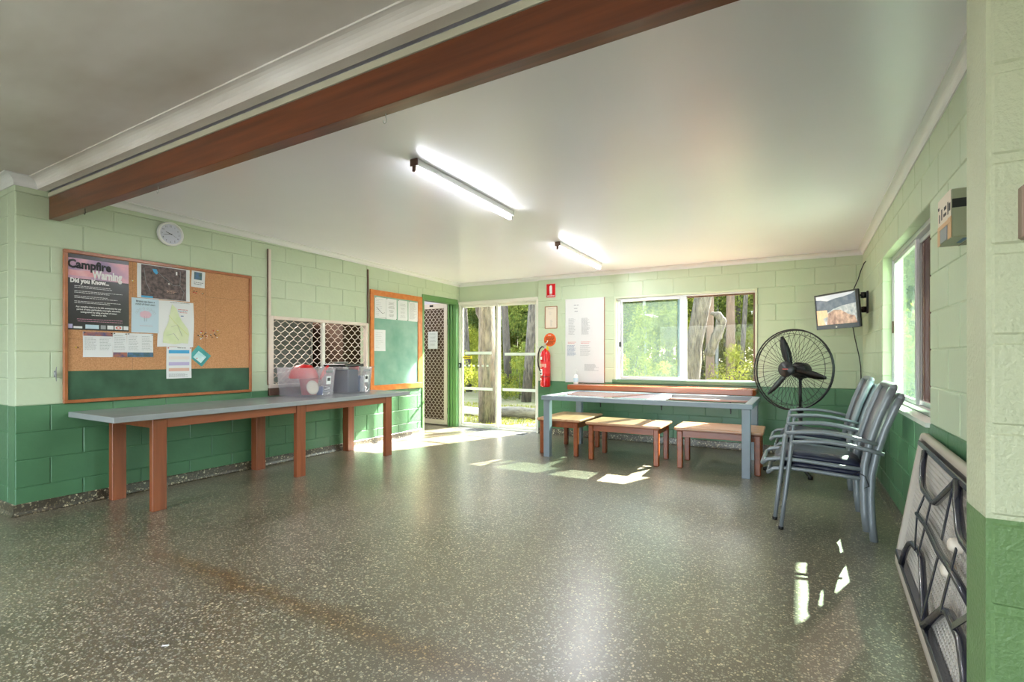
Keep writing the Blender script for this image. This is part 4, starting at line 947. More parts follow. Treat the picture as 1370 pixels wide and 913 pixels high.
copy_tree(s0, T4((4.21, 4.30, 0)) @ Matrix.Rotation(R(1), 4, 'Z'), 'timber stool under the open half of the table, nearest the fan')
copy_tree(s0, T4((2.46, 4.43, 0)) @ Matrix.Rotation(R(90), 4, 'Z') @ Matrix.Diagonal((0.96, 0.98, 1, 1)), 'timber stool turned end on beside the sliding door, under the table')

# ------------------------------------------------------------------ pedestal fan
fc = Vector((4.86, 4.34, 1.035)); nz = Vector((-0.515, -0.857, 0.06)).normalized(); nx = Vector((0, 0, 1)).cross(nz).normalized(); ny = nz.cross(nx)
fn = root('pedestal_fan', 'large black pedestal fan with three blades beside the back window', 'fan', T4((4.94, 4.475, 0)))
FM = fn.matrix_world.inverted() @ basis(fc, nx, ny, nz)
RF = 0.400
def fobj(nm, bm, mat, smooth=True): return obj(nm, bm, mat, fn, smooth, mtx=FM)
bm = BM(); tube(bm, [(RF * math.cos(a * PI / 24), RF * math.sin(a * PI / 24), 0) for a in range(49)], 0.007, 6, cap=False); fobj('guard_rim', bm, BLACK)
bm = BM(); tube(bm, [(RF * .985 * math.cos(a * PI / 24), RF * .985 * math.sin(a * PI / 24), -0.03) for a in range(49)], 0.006, 6, cap=False); fobj('guard_rim', bm, BLACK)
for rr, zf_, zb_ in ((0.355, 0.045, -0.085),):
    for z in (zf_, zb_): fobj('guard_hoop', tube(BM(), [(rr * math.cos(a * PI / 20), rr * math.sin(a * PI / 20), z) for a in range(41)], 0.0026, 4, cap=False), BLACK)
def wire_mesh(front):
    pts = [(0.075, 0, 0.085), (0.20, 0, 0.078), (0.33, 0, 0.056), (0.385, 0, 0.028), (RF, 0, 0.0)] if front else [(0.07, 0, -0.095), (0.22, 0, -0.098), (0.34, 0, -0.085), (0.39, 0, -0.055), (RF * .985, 0, -0.03)]
    return mesh_of(tube(BM(), pts, 0.0018, 4), 'guard_wire', BLACK)
wf, wb2 = wire_mesh(True), wire_mesh(False)
for i in range(40):
    link('guard_wire', wf, fn, FM @ Matrix.Rotation(2 * PI * i / 40, 4, 'Z'))
    link('guard_wire', wb2, fn, FM @ Matrix.Rotation(2 * PI * (i + .5) / 40, 4, 'Z'))
fobj('badge', lathe(BM(), [(0, 0.094), (0.035, 0.094), (0.038, 0.090), (0.055, 0.090), (0.058, 0.086), (0.078, 0.088), (0.078, 0.082), (0, 0.080)], 28), BLACK)
fobj('badge_bar', box(BM(), -0.028, 0.028, -0.004, 0.004, 0.0935, 0.0955), RINK, False)
fobj('hub', lathe(BM(), [(0, 0.03), (0.035, 0.03), (0.045, 0.02), (0.045, -0.03), (0, -0.03)], 24), BLKP)
fobj('motor', lathe(BM(), [(0, -0.10), (0.072, -0.10), (0.080, -0.115), (0.080, -0.22), (0.060, -0.255), (0, -0.265)], 28), BLKP)
for k, a in enumerate((108, -12, 228)):
    bm = BM(); ring = []
    for i in range(9):
        f = i / 8; r_ = 0.04 + f * 0.31; w = 0.012 + 0.030 * math.sin(PI * min(1, f * 0.85 + 0.12)) ; tw = R(30 - 14 * f)
        if i == 8: w = 0.012
        ring.append([bm.verts.new((r_, w * c * math.cos(tw), w * c * math.sin(tw) + zz)) for c, zz in ((-1, 0), (0.1, 0.004), (1, 0), (0.1, -0.004))])
    for p, q in zip(ring, ring[1:]):
        for j in range(4): bm.faces.new((p[j], p[(j + 1) % 4], q[(j + 1) % 4], q[j]))
    bm.faces.new(ring[0][::-1]); bm.faces.new(ring[-1])
    obj('blade', bm, BLKP, fn, True, mtx=FM @ Matrix.Rotation(R(a), 4, 'Z'))
obj('pole', tube(BM(), [(0, 0, 0.05), (0, 0, 0.62)], 0.021, 16), BLACK, fn, True); obj('inner_pole', tube(BM(), [(0, 0, 0.62), (0, 0, 0.96)], 0.015, 12), BLACK, fn, True)
obj('collar', lathe(BM(), [(0, 0), (0.030, 0), (0.030, 0.05), (0.022, 0.06), (0, 0.06)], 16, T4((0, 0, 0.60))), BLACK, fn, True)
obj('yoke', tube(BM(), [(0.0, 0.0, 0.93), (0.005, 0.005, 0.985), (0.0, 0.0, 1.03)], 0.022, 10), BLACK, fn, True)
obj('height_knob', tube(BM(), [(0.02, 0, 0.63), (0.055, -0.01, 0.63)], 0.014, 8), BLKP, fn, True)
for k in range(4):
    a = R(15 + 90 * k); c, s = math.cos(a), math.sin(a)
    obj('base_leg', tube(BM(), [(0.02 * c, 0.02 * s, 0.06), (0.12 * c, 0.12 * s, 0.05), (0.32 * c, 0.32 * s, 0.022)], 0.016, 6), BLACK, fn, True)
    obj('foot', lathe(BM(), [(0, 0), (0.022, 0), (0.022, 0.03), (0, 0.035)], 12, T4((0.32 * c, 0.32 * s, 0))), BLKP, fn, True)

# ------------------------------------------------------------------ television on a wall arm
ux = (Vector((5.427, 4.542, 0)) - Vector((5.091, 5.041, 0))).normalized(); uz = Vector((ux.y, -ux.x, 0)) * -1
uz = ux.cross(Vector((0, 0, 1))); TVM = basis((5.259, 4.79, 1.640), ux, (0, 0, 1), uz) @ Matrix.Rotation(R(5), 4, 'X')
tv = root('television', 'small black television on a wall arm showing a rocky coast', 'television', TVM)
TW, TH = 0.302, 0.186
obj('case', box(BM(), -TW, TW, -TH, TH, -0.035, 0.0, 0.008), BLKP, tv)
for q in ((-TW, TW, TH - .017, TH), (-TW, -TW + .017, -TH + .045, TH - .017), (TW - .017, TW, -TH + .045, TH - .017)): obj('bezel', box(BM(), q[0], q[1], q[2], q[3], 0.0, 0.008, 0.002), BLKP, tv)
obj('bottom_bezel', box(BM(), -TW, TW, -TH - .002, -TH + .045, 0.0, 0.009, 0.003), M('bluish_bezel', (50, 58, 78), .25), tv)
def scr(nm, rgb, rgb2, vs, e):
    m = M(nm, rgb, 0.2, rgb2=rgb2, vs=vs, detail=8); b = m.node_tree.nodes['Principled BSDF']; src = b.inputs['Base Color'].links[0].from_socket
    m.node_tree.links.new(src, b.inputs['Emission Color']); b.inputs['Emission Strength'].default_value = e; return m
S1 = scr('picture_sky', (176, 180, 194), (200, 202, 208), 3, .35); S2 = scr('picture_hills', (56, 68, 92), (96, 104, 122), 14, .35); S3 = scr('picture_sea', (120, 130, 142), (196, 196, 196), 22, .35); S4 = scr('picture_rock', (110, 78, 80), (206, 170, 150), 16, .35); S5 = scr('picture_sand', (206, 164, 128), (226, 190, 150), 20, .4)
x0, x1, y0, y1 = -TW + .017, TW - .017, -TH + .045, TH - .017
obj('screen', box(BM(), x0, x1, y0, y1, 0.0, 0.002), S1, tv)
def pic(nm, poly, z, m):
    bm = BM(); f = bm.faces.new([bm.verts.new((x0 + (x1 - x0) * a, y0 + (y1 - y0) * b, z)) for a, b in poly]); o = obj(nm, bm, m, tv); return o
pic('picture_hills', [(0, .45), (1, .35), (1, 1.0), (.9, .93), (.7, .88), (.5, .86), (.3, .80), (.12, .86), (0, .88)], 0.0024, S2)
pic('picture_sea', [(0, .40), (0.30, .42), (.45, .52), (.7, .60), (1, .64), (1, 0.1), (0, .1)], 0.0027, S3)
pic('picture_rocks', [(.25, 0), (.3, .38), (.45, .48), (.62, .46), (.8, .30), (.95, .22), (1, 0)], 0.0030, S4)
pic('picture_sand', [(0, 0), (0, .52), (.28, .50), (.30, .28), (.16, .22), (.22, 0)], 0.0033, S5)
text('LG', 0.018, -0.01, -TH + 0.012, WINK, tv, 0.0098, bold=0.0008)
obj('back_bulge', box(BM(), -0.20, 0.20, -0.12, 0.12, -0.060, -0.035, 0.01), BLKP, tv)
arm = root('television_bracket', 'black steel swivel bracket holding the television off the side wall', 'bracket', T4((5.546, 4.94, 1.725)))
obj('wall_plate', box(BM(), -0.016, 0.0, -0.035, 0.035, -0.115, 0.115, 0.003), BLACK, arm)
for z in (-0.075, 0.075):
    obj('pivot', lathe(BM(), [(0, -0.03), (0.024, -0.03), (0.024, 0.03), (0, 0.03)], 16, T4((-0.040, 0, z))), BLACK, arm, True)
    obj('arm', tube(BM(), [(-0.040, 0, z), (-0.13, -0.03, z), (-0.215, -0.10, z * 0.95 - 0.03)], 0.012, 8), BLACK, arm, True)
obj('mount_plate', box(BM(), -0.05, 0.05, -0.11, 0.11, -0.078, -0.062, 0.002), BLACK, arm, mtx=arm.matrix_world.inverted() @ TVM)
cb = obj('television_cable', tube(BM(), [(5.543, 5.10, 2.172), (5.53, 5.12, 2.16), (5.50, 5.12, 2.08), (5.47, 5.05, 1.98), (5.42, 4.92, 1.86), (5.32, 4.86, 1.74)], 0.005, 6), BLACK, None, True)
tag(cb, 'black cable rising from the television to the wall corner', 'cable')
cb = obj('power_cable', tube(BM(), [(5.36, 4.82, 1.56), (5.42, 4.96, 1.46), (5.45, 5.15, 1.36), (5.50, 5.36, 1.20), (5.525, 5.41, 1.05), (5.53, 5.42, 0.85), (5.53, 5.425, 0.45)], 0.005, 6), BLACK, None, True)
tag(cb, 'black power cable hanging below the television in the corner', 'cable')

# ------------------------------------------------------------------ stacked patio chairs
def chair():
    t = root('patio_chair', 'x', 'chair', None, 'stacked silver patio chairs')
    D = 0.52
    for y in (0.0, D):
        s = 1 if y else -1
        obj('front_leg', tube(BM(), [(-0.256, y, 0.0), (-0.235, y, 0.2), (-0.210, y, 0.42), (-0.196, y, 0.565), (-0.188, y, 0.588)], 0.0135, 10), ALUC, t, True)
        obj('armrest', tube(BM(), [(-0.191, y, 0.590), (-0.10, y, 0.603), (0.02, y, 0.607), (0.13, y, 0.596), (0.22, y, 0.578), (0.306, y, 0.556)], [0.012, 0.0135, 0.0135, 0.0135, 0.0135, 0.012], 10), ALUC, t, True)
        yi = y - s * 0.028
        obj('back_post', tube(BM(), [(0.258, yi, 0.0), (0.246, yi, 0.12), (0.240, yi, 0.28), (0.246, yi, 0.42), (0.272, yi, 0.56), (0.318, yi, 0.72), (0.362, yi, 0.84), (0.390, yi, 0.905)], 0.023, 10, flat=1.0), ALUC, t, True)
        obj('seat_rail', tube(BM(), [(0.25, yi, 0.385), (0.10, yi, 0.395), (-0.08, yi, 0.408), (-0.22, yi, 0.412), (-0.30, yi, 0.400), (-0.335, yi, 0.370)], 0.0135, 8), ALUC, t, True)
    obj('front_rail', tube(BM(), [(-0.333, 0.028, 0.372), (-0.333, D - .028, 0.372)], 0.0135, 8), ALUC, t, True)
    obj('cross_rail', tube(BM(), [(-0.215, 0.0, 0.385), (-0.215, D, 0.385)], 0.010, 8), ALUC, t, True)
    obj('top_rail', tube(BM(), [(0.389, 0.010, 0.903), (0.397, 0.05, 0.915), (0.400, D / 2, 0.918), (0.397, D - .05, 0.915), (0.389, D - .010, 0.903)], 0.020, 10), ALUC, t, True)
    bm = BM(); prof = [(0.256, 0.44), (0.280, 0.56), (0.324, 0.72), (0.366, 0.84), (0.390, 0.895)]
    A = [(x - 0.008, 0.046, z) for x, z in prof]; g = []
    for x, z in prof: g.append([bm.verts.new((x + (0.012 if 0 < k < 4 else 0), 0.040 + (D - .08) * k / 4, z)) for k in range(5)])
    for p, q in zip(g, g[1:]):
        for k in range(4): bm.faces.new((p[k], p[k + 1], q[k + 1], q[k]))
    bmesh.ops.solidify(bm, geom=bm.faces[:], thickness=0.004); obj('back_sling', bm, SLING, t, True)
    bm = BM(); g = []
    for i in range(9):
        x = 0.235 - i * 0.0625; z = 0.394 + 0.02 * min(1, i / 5) - (0.035 if i == 8 else 0)
        g.append((x, z))
    top = []; bot = []
    for i, (x, z) in enumerate(g):
        e = 0.012 if i in (0, 8) else 0.0
        top.append([bm.verts.new((x, 0.045 + (D - .09) * k / 6, z + 0.050 - e * 2 - (0.022 if k in (0, 6) else 0) - 0.005 * ((i + k) % 2))) for k in range(7)])
        bot.append([bm.verts.new((x, 0.045 + (D - .09) * k / 6, z + 0.002)) for k in range(7)])
    for L_ in (top, bot):
        for p, q in zip(L_, L_[1:]):
            for k in range(6): bm.faces.new((p[k], p[k + 1], q[k + 1], q[k]))
    for i in range(8):
        for k in (0, 6): bm.faces.new((top[i][k], top[i + 1][k], bot[i + 1][k], bot[i][k]))
    for i in (0, 8):
        for k in range(6): bm.faces.new((top[i][k], top[i][k + 1], bot[i][k + 1], bot[i][k]))
    obj('seat_cushion', bm, NAVY, t, True)
    for (x, y) in ((-0.256, 0), (-0.256, D), (0.258, .028), (0.258, D - .028)): obj('foot_cap', lathe(BM(), [(0, -0.001), (0.016, -0.001), (0.016, 0.018), (0, 0.018)], 10, T4((x, y, 0.001))), BLKP, t, True)
    return t
c0 = chair(); c0.matrix_world = T4((5.080, 2.48, 0)); c0['label'] = 'lower silver patio chair of the stack nearest the folding table'
bpy.context.view_layer.update()
ties = obj('cushion_ties', tube(BM(), [(0.14, 0.03, 0.40), (0.17, 0.01, 0.43), (0.21, 0.0, 0.41), (0.23, 0.0, 0.35), (0.20, 0.01, 0.33), (0.23, 0.02, 0.30)], 0.003, 5), DARKF, None, True)
cB = copy_tree(c0, T4((5.044, 2.48, 0.060)), 'upper silver patio chair with navy cushion, stack nearest the folding table')
cC = copy_tree(c0, T4((5.082, 3.60, 0)), 'lower silver patio chair of the stack nearest the fan')
cD = copy_tree(c0, T4((5.046, 3.60, 0.060)), 'upper silver patio chair of the stack nearest the fan')
ties.parent = c0

# ------------------------------------------------------------------ folding table leaning on the side wall
u = Vector((-.043, -.999, 0)).normalized(); v = Vector((.115, 0, .72)).normalized(); v = (v - u * u.dot(v)).normalized(); n_ = v.cross(u)
if n_.x > 0: n_ = -n_
# right handed frame: x = u, y = v, z must equal x cross y
FT = basis((5.40, 2.2, 0.006), u, v, u.cross(v))
SZ = 1 if u.cross(v).dot(n_) > 0 else -1
ft = root('folding_table', 'pale plastic folding table leaning on its side, black steel legs folded', 'table', FT)
LU, LV = 1.83, 0.752
def pbox(bm, a0, a1, b0, b1, c0_, c1_, bev=0.0):
    c0_, c1_ = sorted((c0_ * SZ, c1_ * SZ)); return box(bm, a0, a1, b0, b1, c0_, c1_, bev)
# rim: rounded rectangle frame with a lip standing towards the room
def rrect(i, r):
    p = []
    for cx, cy, a0 in ((LU - i - r, LV - i - r, 0), (i + r, LV - i - r, 90), (i + r, i + r, 180), (LU - i - r, i + r, 270)):
        for k in range(5): a = R(a0 + k * 22.5); p.append((cx + r * math.cos(a), cy + r * math.sin(a)))
    return p
bm = BM(); rings = []
for i, z in ((0.030, -0.030), (0.004, -0.030), (0.0, -0.022), (0.0, -0.004), (0.006, 0.004), (0.030, 0.004), (0.034, -0.004), (0.034, -0.024)):
    rings.append([bm.verts.new((x, y, z * SZ)) for x, y in rrect(i, 0.06 - i * .5)])
for a, b in zip(rings, rings[1:]):
    for k in range(20): bm.faces.new((a[k], a[(k + 1) % 20], b[(k + 1) % 20], b[k]))
bmesh.ops.recalc_face_normals(bm, faces=bm.faces[:]); obj('rim', bm, BLOW, ft, True)
RIBM = M('rib_plastic', (160, 144, 128), 0.5)
# moulded notches along the far end of the rim
for k in range(14): obj('rim_rib', pbox(BM(), -0.008, 0.003, 0.05 + k * 0.047, 0.05 + k * 0.047 + 0.032, -0.028, 0.002, 0.003), RIBM, ft)
# underside panel with a grid of real dimples
bm = BM(); nu, nv = 78, 30; du, dv = (LU - .06) / nu, (LV - .06) / nv; cache = {}
def PV(i, j):
    if (i, j) not in cache: cache[i, j] = bm.verts.new((0.03 + i * du, 0.03 + j * dv, -0.020 * SZ))
    return cache[i, j]
for i in range(nu):
    for j in range(nv):
        o4 = [PV(i, j), PV(i + 1, j), PV(i + 1, j + 1), PV(i, j + 1)]
        cx, cy = 0.03 + (i + .5) * du, 0.03 + (j + .5) * dv; rr = 0.0070
        t4 = [bm.verts.new((cx + rr * a, cy + rr * 1.2 * b, -0.020 * SZ)) for a, b in ((-1, -1), (1, -1), (1, 1), (-1, 1))]
        b4 = [bm.verts.new((cx + rr * .6 * a, cy + rr * .8 * b, -0.031 * SZ)) for a, b in ((-1, -1), (1, -1), (1, 1), (-1, 1))]
        for k in range(4):
            bm.faces.new((o4[k], o4[(k + 1) % 4], t4[(k + 1) % 4], t4[k])); bm.faces.new((t4[k], t4[(k + 1) % 4], b4[(k + 1) % 4], b4[k]))
        bm.faces.new(b4)
obj('dimpled_underside', bm, DIMPLE, ft)
obj('top_skin', pbox(BM(), 0.02, LU - .02, 0.02, LV - .02, -0.036, -0.033), BLOW, ft)
obj('side_rail', pbox(BM(), 0.06, LU - .06, 0.060, 0.085, -0.019, 0.014, 0.003), TUBE, ft)
obj('side_rail', pbox(BM(), 0.06, LU - .06, 0.682, 0.707, -0.019, 0.014, 0.003), TUBE, ft)
def ftube(nm, pts, r=0.0135, off=0.012):
    obj(nm, tube(BM(), [(a, b, (c if c is not None else off) * SZ) for a, b, c in [(p + (None,))[:3] for p in pts]], r, 10), TUBE, ft, True)
ftube('leg_tube', [(0.30, 0.685), (0.34, 0.60), (0.40, 0.545), (0.47, 0.520), (0.72, 0.520), (0.78, 0.535), (1.00, 0.66), (1.04, 0.685)])
ftube('leg_tube', [(0.30, 0.085), (0.34, 0.17), (0.40, 0.225), (0.47, 0.250), (0.68, 0.275), (0.74, 0.265), (1.00, 0.12), (1.04, 0.09)])
ftube('leg_tube', [(1.06, 0.69), (1.12, 0.62), (1.24, 0.545), (1.30, 0.530), (1.62, 0.53), (1.70, 0.60), (1.74, 0.68)], 0.0155)
ftube('leg_tube', [(1.02, 0.09), (1.10, 0.15), (1.24, 0.255), (1.32, 0.280), (1.50, 0.275), (1.62, 0.22), (1.74, 0.09)], 0.0155)
ftube('cross_brace', [(0.50, 0.405), (0.74, 0.418), (1.06, 0.402), (1.24, 0.413), (1.58, 0.41)], 0.0125, 0.020)
def strap(a, b, w=0.011, z=0.024):
    a, b = Vector((a[0], a[1], 0)), Vector((b[0], b[1], 0)); d = (b - a).normalized(); s = Vector((-d.y, d.x, 0)) * w; bm = BM()
    loft(bm, [a + s + Vector((0, 0, z * SZ)), a - s + Vector((0, 0, z * SZ)), a - s + Vector((0, 0, (z + .004) * SZ)), a + s + Vector((0, 0, (z + .004) * SZ))],
         [b + s + Vector((0, 0, z * SZ)), b - s + Vector((0, 0, z * SZ)), b - s + Vector((0, 0, (z + .004) * SZ)), b + s + Vector((0, 0, (z + .004) * SZ))])
    obj('brace_strap', bm, TUBE, ft)
strap((0.76, 0.52), (0.73, 0.28)); strap((1.075, 0.66), (1.08, 0.46)); strap((1.08, 0.40), (1.035, 0.13)); strap((1.30, 0.50), (1.27, 0.26)); strap((0.60, 0.51), (0.52, 0.41)); strap((0.52, 0.41), (0.64, 0.27)); strap((1.45, 0.29), (1.60, 0.40))
for (a, b) in ((1.145, 0.47), (1.125, 0.365)):
    bm = BM(); lathe(bm, [(0.030, -0.019 * SZ), (0.034, 0.0), (0.026, 0.016 * SZ), (0.014, 0.020 * SZ), (0, 0.020 * SZ)], 14, T4((a, b, 0)) @ Matrix.Diagonal((1.2, .8, 1, 1))); obj('hinge_boss', bm, CREAMP, ft, True)

# ------------------------------------------------------------------ control box on the side wall
t = root('control_box', 'grey green metal box on the side wall patched with tape and labels', 'box', FR(1.43, 1.630))
obj('case', box(BM(), 0, 0.215, 0, 0.19, 0.0, 0.098, 0.004), GREYBOX, t)
obj('lid_seam', box(BM(), -0.001, 0.216, -0.001, 0.191, 0.030, 0.032), BROWN, t)
obj('paper_label', box(BM(), 0.005, 0.212, 0.075, 0.192, 0.098, 0.0995), CREAMP, t); obj('tape', box(BM(), 0.0, 0.04, 0.0, 0.08, 0.098, 0.0998), CARD, t); obj('tape', box(BM(), 0.165, 0.216, 0.0, 0.085, 0.098, 0.0998), CARD, t); obj('tape', box(BM(), 0.002, 0.21, 0.062, 0.080, 0.0995, 0.1005), CARD, t)
obj('window', box(BM(), 0.05, 0.155, 0.004, 0.060, 0.098, 0.101), GREYDOOR, t)
for (a, b, w, h) in ((0.01, 0.15, 0.02, 0.012), (0.03, 0.095, 0.012, 0.035), (0.065, 0.10, 0.014, 0.045), (0.10, 0.105, 0.045, 0.012), (0.11, 0.13, 0.035, 0.014), (0.165, 0.10, 0.012, 0.05), (0.185, 0.11, 0.022, 0.03)): obj('marker_stroke', box(BM(), a, a + w, b, b + h, 0.0995, 0.1003), INK, t)
obj('display', box(BM(), 0.2152, 0.217, 0.115, 0.150, 0.05, 0.096), BLKP, t)
obj('slot', box(BM(), 0.08, 0.18, -0.0015, 0.0, 0.04, 0.055), BINK, t)
for z in (0.02, 0.17): obj('screw', lathe(BM(), [(0, 0), (0.004, 0)], 8, T4((0.2155, z, 0.015)) @ Matrix.Rotation(R(90), 4, 'Y')), INK, t)
t = root('switch_box', 'brown switch box mounted on the rough pier, cut by the frame edge', 'box', T4((5.343, 0.153, 0)))
obj('case', box(BM(), 0, 0.12, -0.030, 0.0, 1.413, 1.530, 0.005), M('brown_box', (150, 128, 112), .45), t); obj('rocker', box(BM(), 0.045, 0.075, -0.037, -0.030, 1.45, 1.49, 0.003), CREAMP, t)

# ------------------------------------------------------------------ ceiling lights
def light(x, y0, y1, lab):
    zc = ceil_z(x, (y0 + y1) / 2); slope = math.atan(-0.0165); L_ = y1 - y0
    t = root('fluorescent_light', lab, 'light', T4((x, y0, ceil_z(x, y0))) @ Matrix.Rotation(slope, 4, 'X'), 'bare tube lights on the ceiling')
    obj('batten', box(BM(), -0.028, 0.028, 0.012, L_ - .012, -0.045, -0.0005, 0.006), WPL, t)
    obj('end_cap', box(BM(), -0.030, 0.030, 0.0, 0.012, -0.046, -0.0005, 0.003), BROWN, t); obj('end_cap', box(BM(), -0.030, 0.030, L_ - .012, L_, -0.046, -0.0005, 0.003), WPL, t)
    obj('tube_holder', box(BM(), -0.012, 0.012, 0.002, 0.020, -0.082, -0.046, 0.002), BROWN, t); obj('tube_holder', box(BM(), -0.012, 0.012, L_ - .020, L_ - .002, -0.082, -0.046, 0.002), WPL, t)
    obj('lamp_tube', tube(BM(), [(0, 0.021, -0.066), (0, L_ - .021, -0.066)], 0.014, 14), TUBEL, t, True)
light(2.777, 1.13, 2.39, 'bare fluorescent tube light nearer the timber beam'); light(2.68, 3.55, 4.87, 'bare fluorescent tube light nearer the back wall')

# ------------------------------------------------------------------ door mat grate and litter
t = root('drain_grate', 'dark slotted metal grate in the floor inside the sliding door', 'grate', T4((0.08, 5.12, 0)))
obj('grate_frame', box(BM(), 0, 1.32, 0, 0.25, 0.0, 0.004, 0.001), ALU, t)
gm = mesh_of(box(BM(), 0, 0.014, 0.015, 0.235, 0.004, 0.009), 'slat', BLACK)
for k in range(44): link('slat', gm, t, T4((0.012 + k * 0.0297, 0, 0)))
o = obj('paper_scrap', box(BM(), -0.04, 0.05, -0.02, 0.02, 0.0, 0.003, 0.001), REDPL); o.matrix_world = T4((2.42, 5.30, 0.0005)) @ Matrix.Rotation(R(20), 4, 'Z'); tag(o, 'small red and white scrap on the floor behind the stool', 'litter')
o = obj('white_speck', box(BM(), -0.012, 0.012, -0.004, 0.004, 0.0, 0.002)  , PAPER); o.matrix_world = T4((2.726, -0.297, 0.0005)) @ Matrix.Rotation(R(40), 4, 'Z'); tag(o, 'tiny white scrap of paper on the open floor', 'litter')

# unseen tube fittings added behind the camera to carry the hall fill light
for i, (x, y) in enumerate(((3.9, -2.6), (1.2, -2.2))):
    t = root('fluorescent_light', ('added hall fill light nearer the pier', 'added hall fill light nearer the left wall')[i], 'light', T4((x, y - .65, 2.482)), 'added fill lights in the hall')
    obj('batten', box(BM(), -0.028, 0.028, 0, 1.3, -0.045, -0.0005, 0.006), WPL, t); obj('lamp_tube', tube(BM(), [(0, 0.02, -0.062), (0, 1.28, -0.062)], 0.014, 12), TUBEL, t, True)

# ================================================================== OUTDOORS
def g_(x, y): return -0.06
struct('ground', box(BM(), -60, 60, 5.70, 90, -0.3, -0.05), GROUND)
struct('ground.001', box(BM(), -60, 60, -60, -5.0, -0.3, -0.05), M('weathered_concrete', (140, 136, 126), .8))
struct('ground.002', box(BM(), 7.3, 60, -5.0, 5.70, -0.3, -0.05), M('pale_gravel', (176, 168, 150), .9, var=.1, vs=20))
def leaf_cloud(n, rad, size, seed, mat, blobs=9, flat=0.8):
    r = random.Random(seed); bm = BM(); bl = []
    for _ in range(blobs):
        a = Vector((r.gauss(0, .45), r.gauss(0, .45), r.gauss(0, .45) * flat)); bl.append((a * rad, rad * r.uniform(.25, .5)))
    for _ in range(n):
        c, br = r.choice(bl); d = Vector((r.gauss(0, 1), r.gauss(0, 1), r.gauss(0, 1))).normalized()
        p = c + d * br * r.random() ** 0.4; x = Vector((r.gauss(0, 1), r.gauss(0, 1), r.gauss(0, 1))).normalized(); y = x.cross(d).normalized(); s = size * r.uniform(.6, 1.3)
        vs = [bm.verts.new(p + x * s), bm.verts.new(p + y * s * .38), bm.verts.new(p - x * s), bm.verts.new(p - y * s * .38)]; bm.faces.new(vs)
    return mesh_of(bm, 'foliage', mat)
CR = [leaf_cloud(3200, 1.0, 0.055, 1, LEAF, 12), leaf_cloud(3200, 1.0, 0.055, 2, LEAFM, 12), leaf_cloud(3200, 1.0, 0.06, 3, LEAFD, 12)]
SH = [leaf_cloud(1800, 1.0, 0.05, 5, LEAF, 7, 1.1), leaf_cloud(1800, 1.0, 0.05, 6, LEAFM, 7, 1.1)]
def trunk_bm(pts, rs, seg=10, seed=0, lump=0.10):
    r = random.Random(seed); P = [Vector(p) for p in pts]; Q = []; RR = []
    for i in range(len(P) - 1):
        for k in range(6):
            f = k / 6; Q.append(P[i].lerp(P[i + 1], f)); RR.append((rs[i] * (1 - f) + rs[i + 1] * f) * (1 + r.uniform(-lump, lump)))
    Q.append(P[-1]); RR.append(rs[-1]); return tube(BM(), Q, RR, seg)
def tree(name, label, base, top, r0, r1, bark, crown=None, group=None, extra=(), seed=0, ch=0.0, mid=None):
    bx, by = base; t = root(name, label, 'tree', T4((bx, by, -0.06)), group)
    pts = [(0, 0, 0), (top[0] - bx, top[1] - by, top[2])] if mid is None else [(0, 0, 0), (mid[0] - bx, mid[1] - by, mid[2]), (top[0] - bx, top[1] - by, top[2])]
    rs = [r0 * 1.12, r1] if mid is None else [r0 * 1.1, (r0 + r1) / 2, r1]
    obj('trunk', trunk_bm(pts, rs, seed=seed), bark, t, True)
    for e in extra: obj('branch', trunk_bm([(a - bx, b - by, c) for a, b, c in e[0]], e[1], 8, seed + 3), bark, t, True)
    if crown is not None: link('foliage', CR[crown], t, T4(pts[-1]) @ Matrix.Scale(ch, 4))
    return t
tree('gum_tree', 'thick pale barked gum tree close outside the sliding door, forked', (-0.05, 6.40), (-0.10, 6.45, 6.4), 0.150, 0.08, BARK, 1, extra=((((-0.09, 6.42, 1.75), (-0.24, 6.45, 2.05), (-0.55, 6.6, 3.4), (-0.9, 6.8, 5.2)), (0.08, 0.08, 0.06, 0.03)),), seed=1, ch=1.2)
tree('gum_tree', 'slim leaning grey tree beyond the thick gum, by the door edge', (-5.06, 13), (-5.5, 13, 8.0), 0.10, 0.05, BARK, 1, seed=2, ch=1.6)
tree('gum_tree', 'dark furrowed tree seen through the open door panel, left of two', (-2.85, 12), (-3.3, 12, 8.0), 0.115, 0.06, BARKD, 1, seed=3, ch=1.6)['label'] = 'dark furrowed trunk rising behind the log, thinner of two'
tree('gum_tree', 'stout rough trunk rising behind the log, thicker of two', (-1.44, 10.5), (-0.9, 10.5, 7.0), 0.130, 0.08, BARK, 1, seed=4, ch=1.3)
tree('leaning_tree', 'thick leaning tree with a broken branch stub outside the back window', (2.93, 9.0), (3.85, 9.0, 5.4), 0.21, 0.13, BARK, None, extra=((((3.40, 8.95, 1.25), (3.56, 8.9, 1.62), (3.66, 8.88, 1.90), (3.60, 8.86, 2.02), (3.46, 8.9, 2.06)), (0.10, 0.10, 0.085, 0.07, 0.03)),), seed=5, mid=(3.12, 9.0, 1.4))
tree('gum_tree', 'smooth tan trunk just behind the leaning tree', (2.99, 12), (1.0, 12, 9.2), 0.105, 0.07, BARKT, None, seed=6, mid=(2.99, 12, 2.9))
tree('gum_tree', 'thin white trunk between the tan trunk and the brown one', (2.62, 16), (2.62, 16, 8.5), 0.055, 0.03, BARKW, 1, seed=7, ch=0.8)
tree('gum_tree', 'straight brown trunk in the middle of the clear window pane', (3.35, 13), (3.36, 13, 10.4), 0.100, 0.07, BARKT, None, seed=8, ch=1.5)
tree('gum_tree', 'slender grey trunk leaning to the fan side of the back window', (3.48, 14), (4.1, 14, 11.5), 0.065, 0.03, BARK, None, seed=9, ch=1.6)
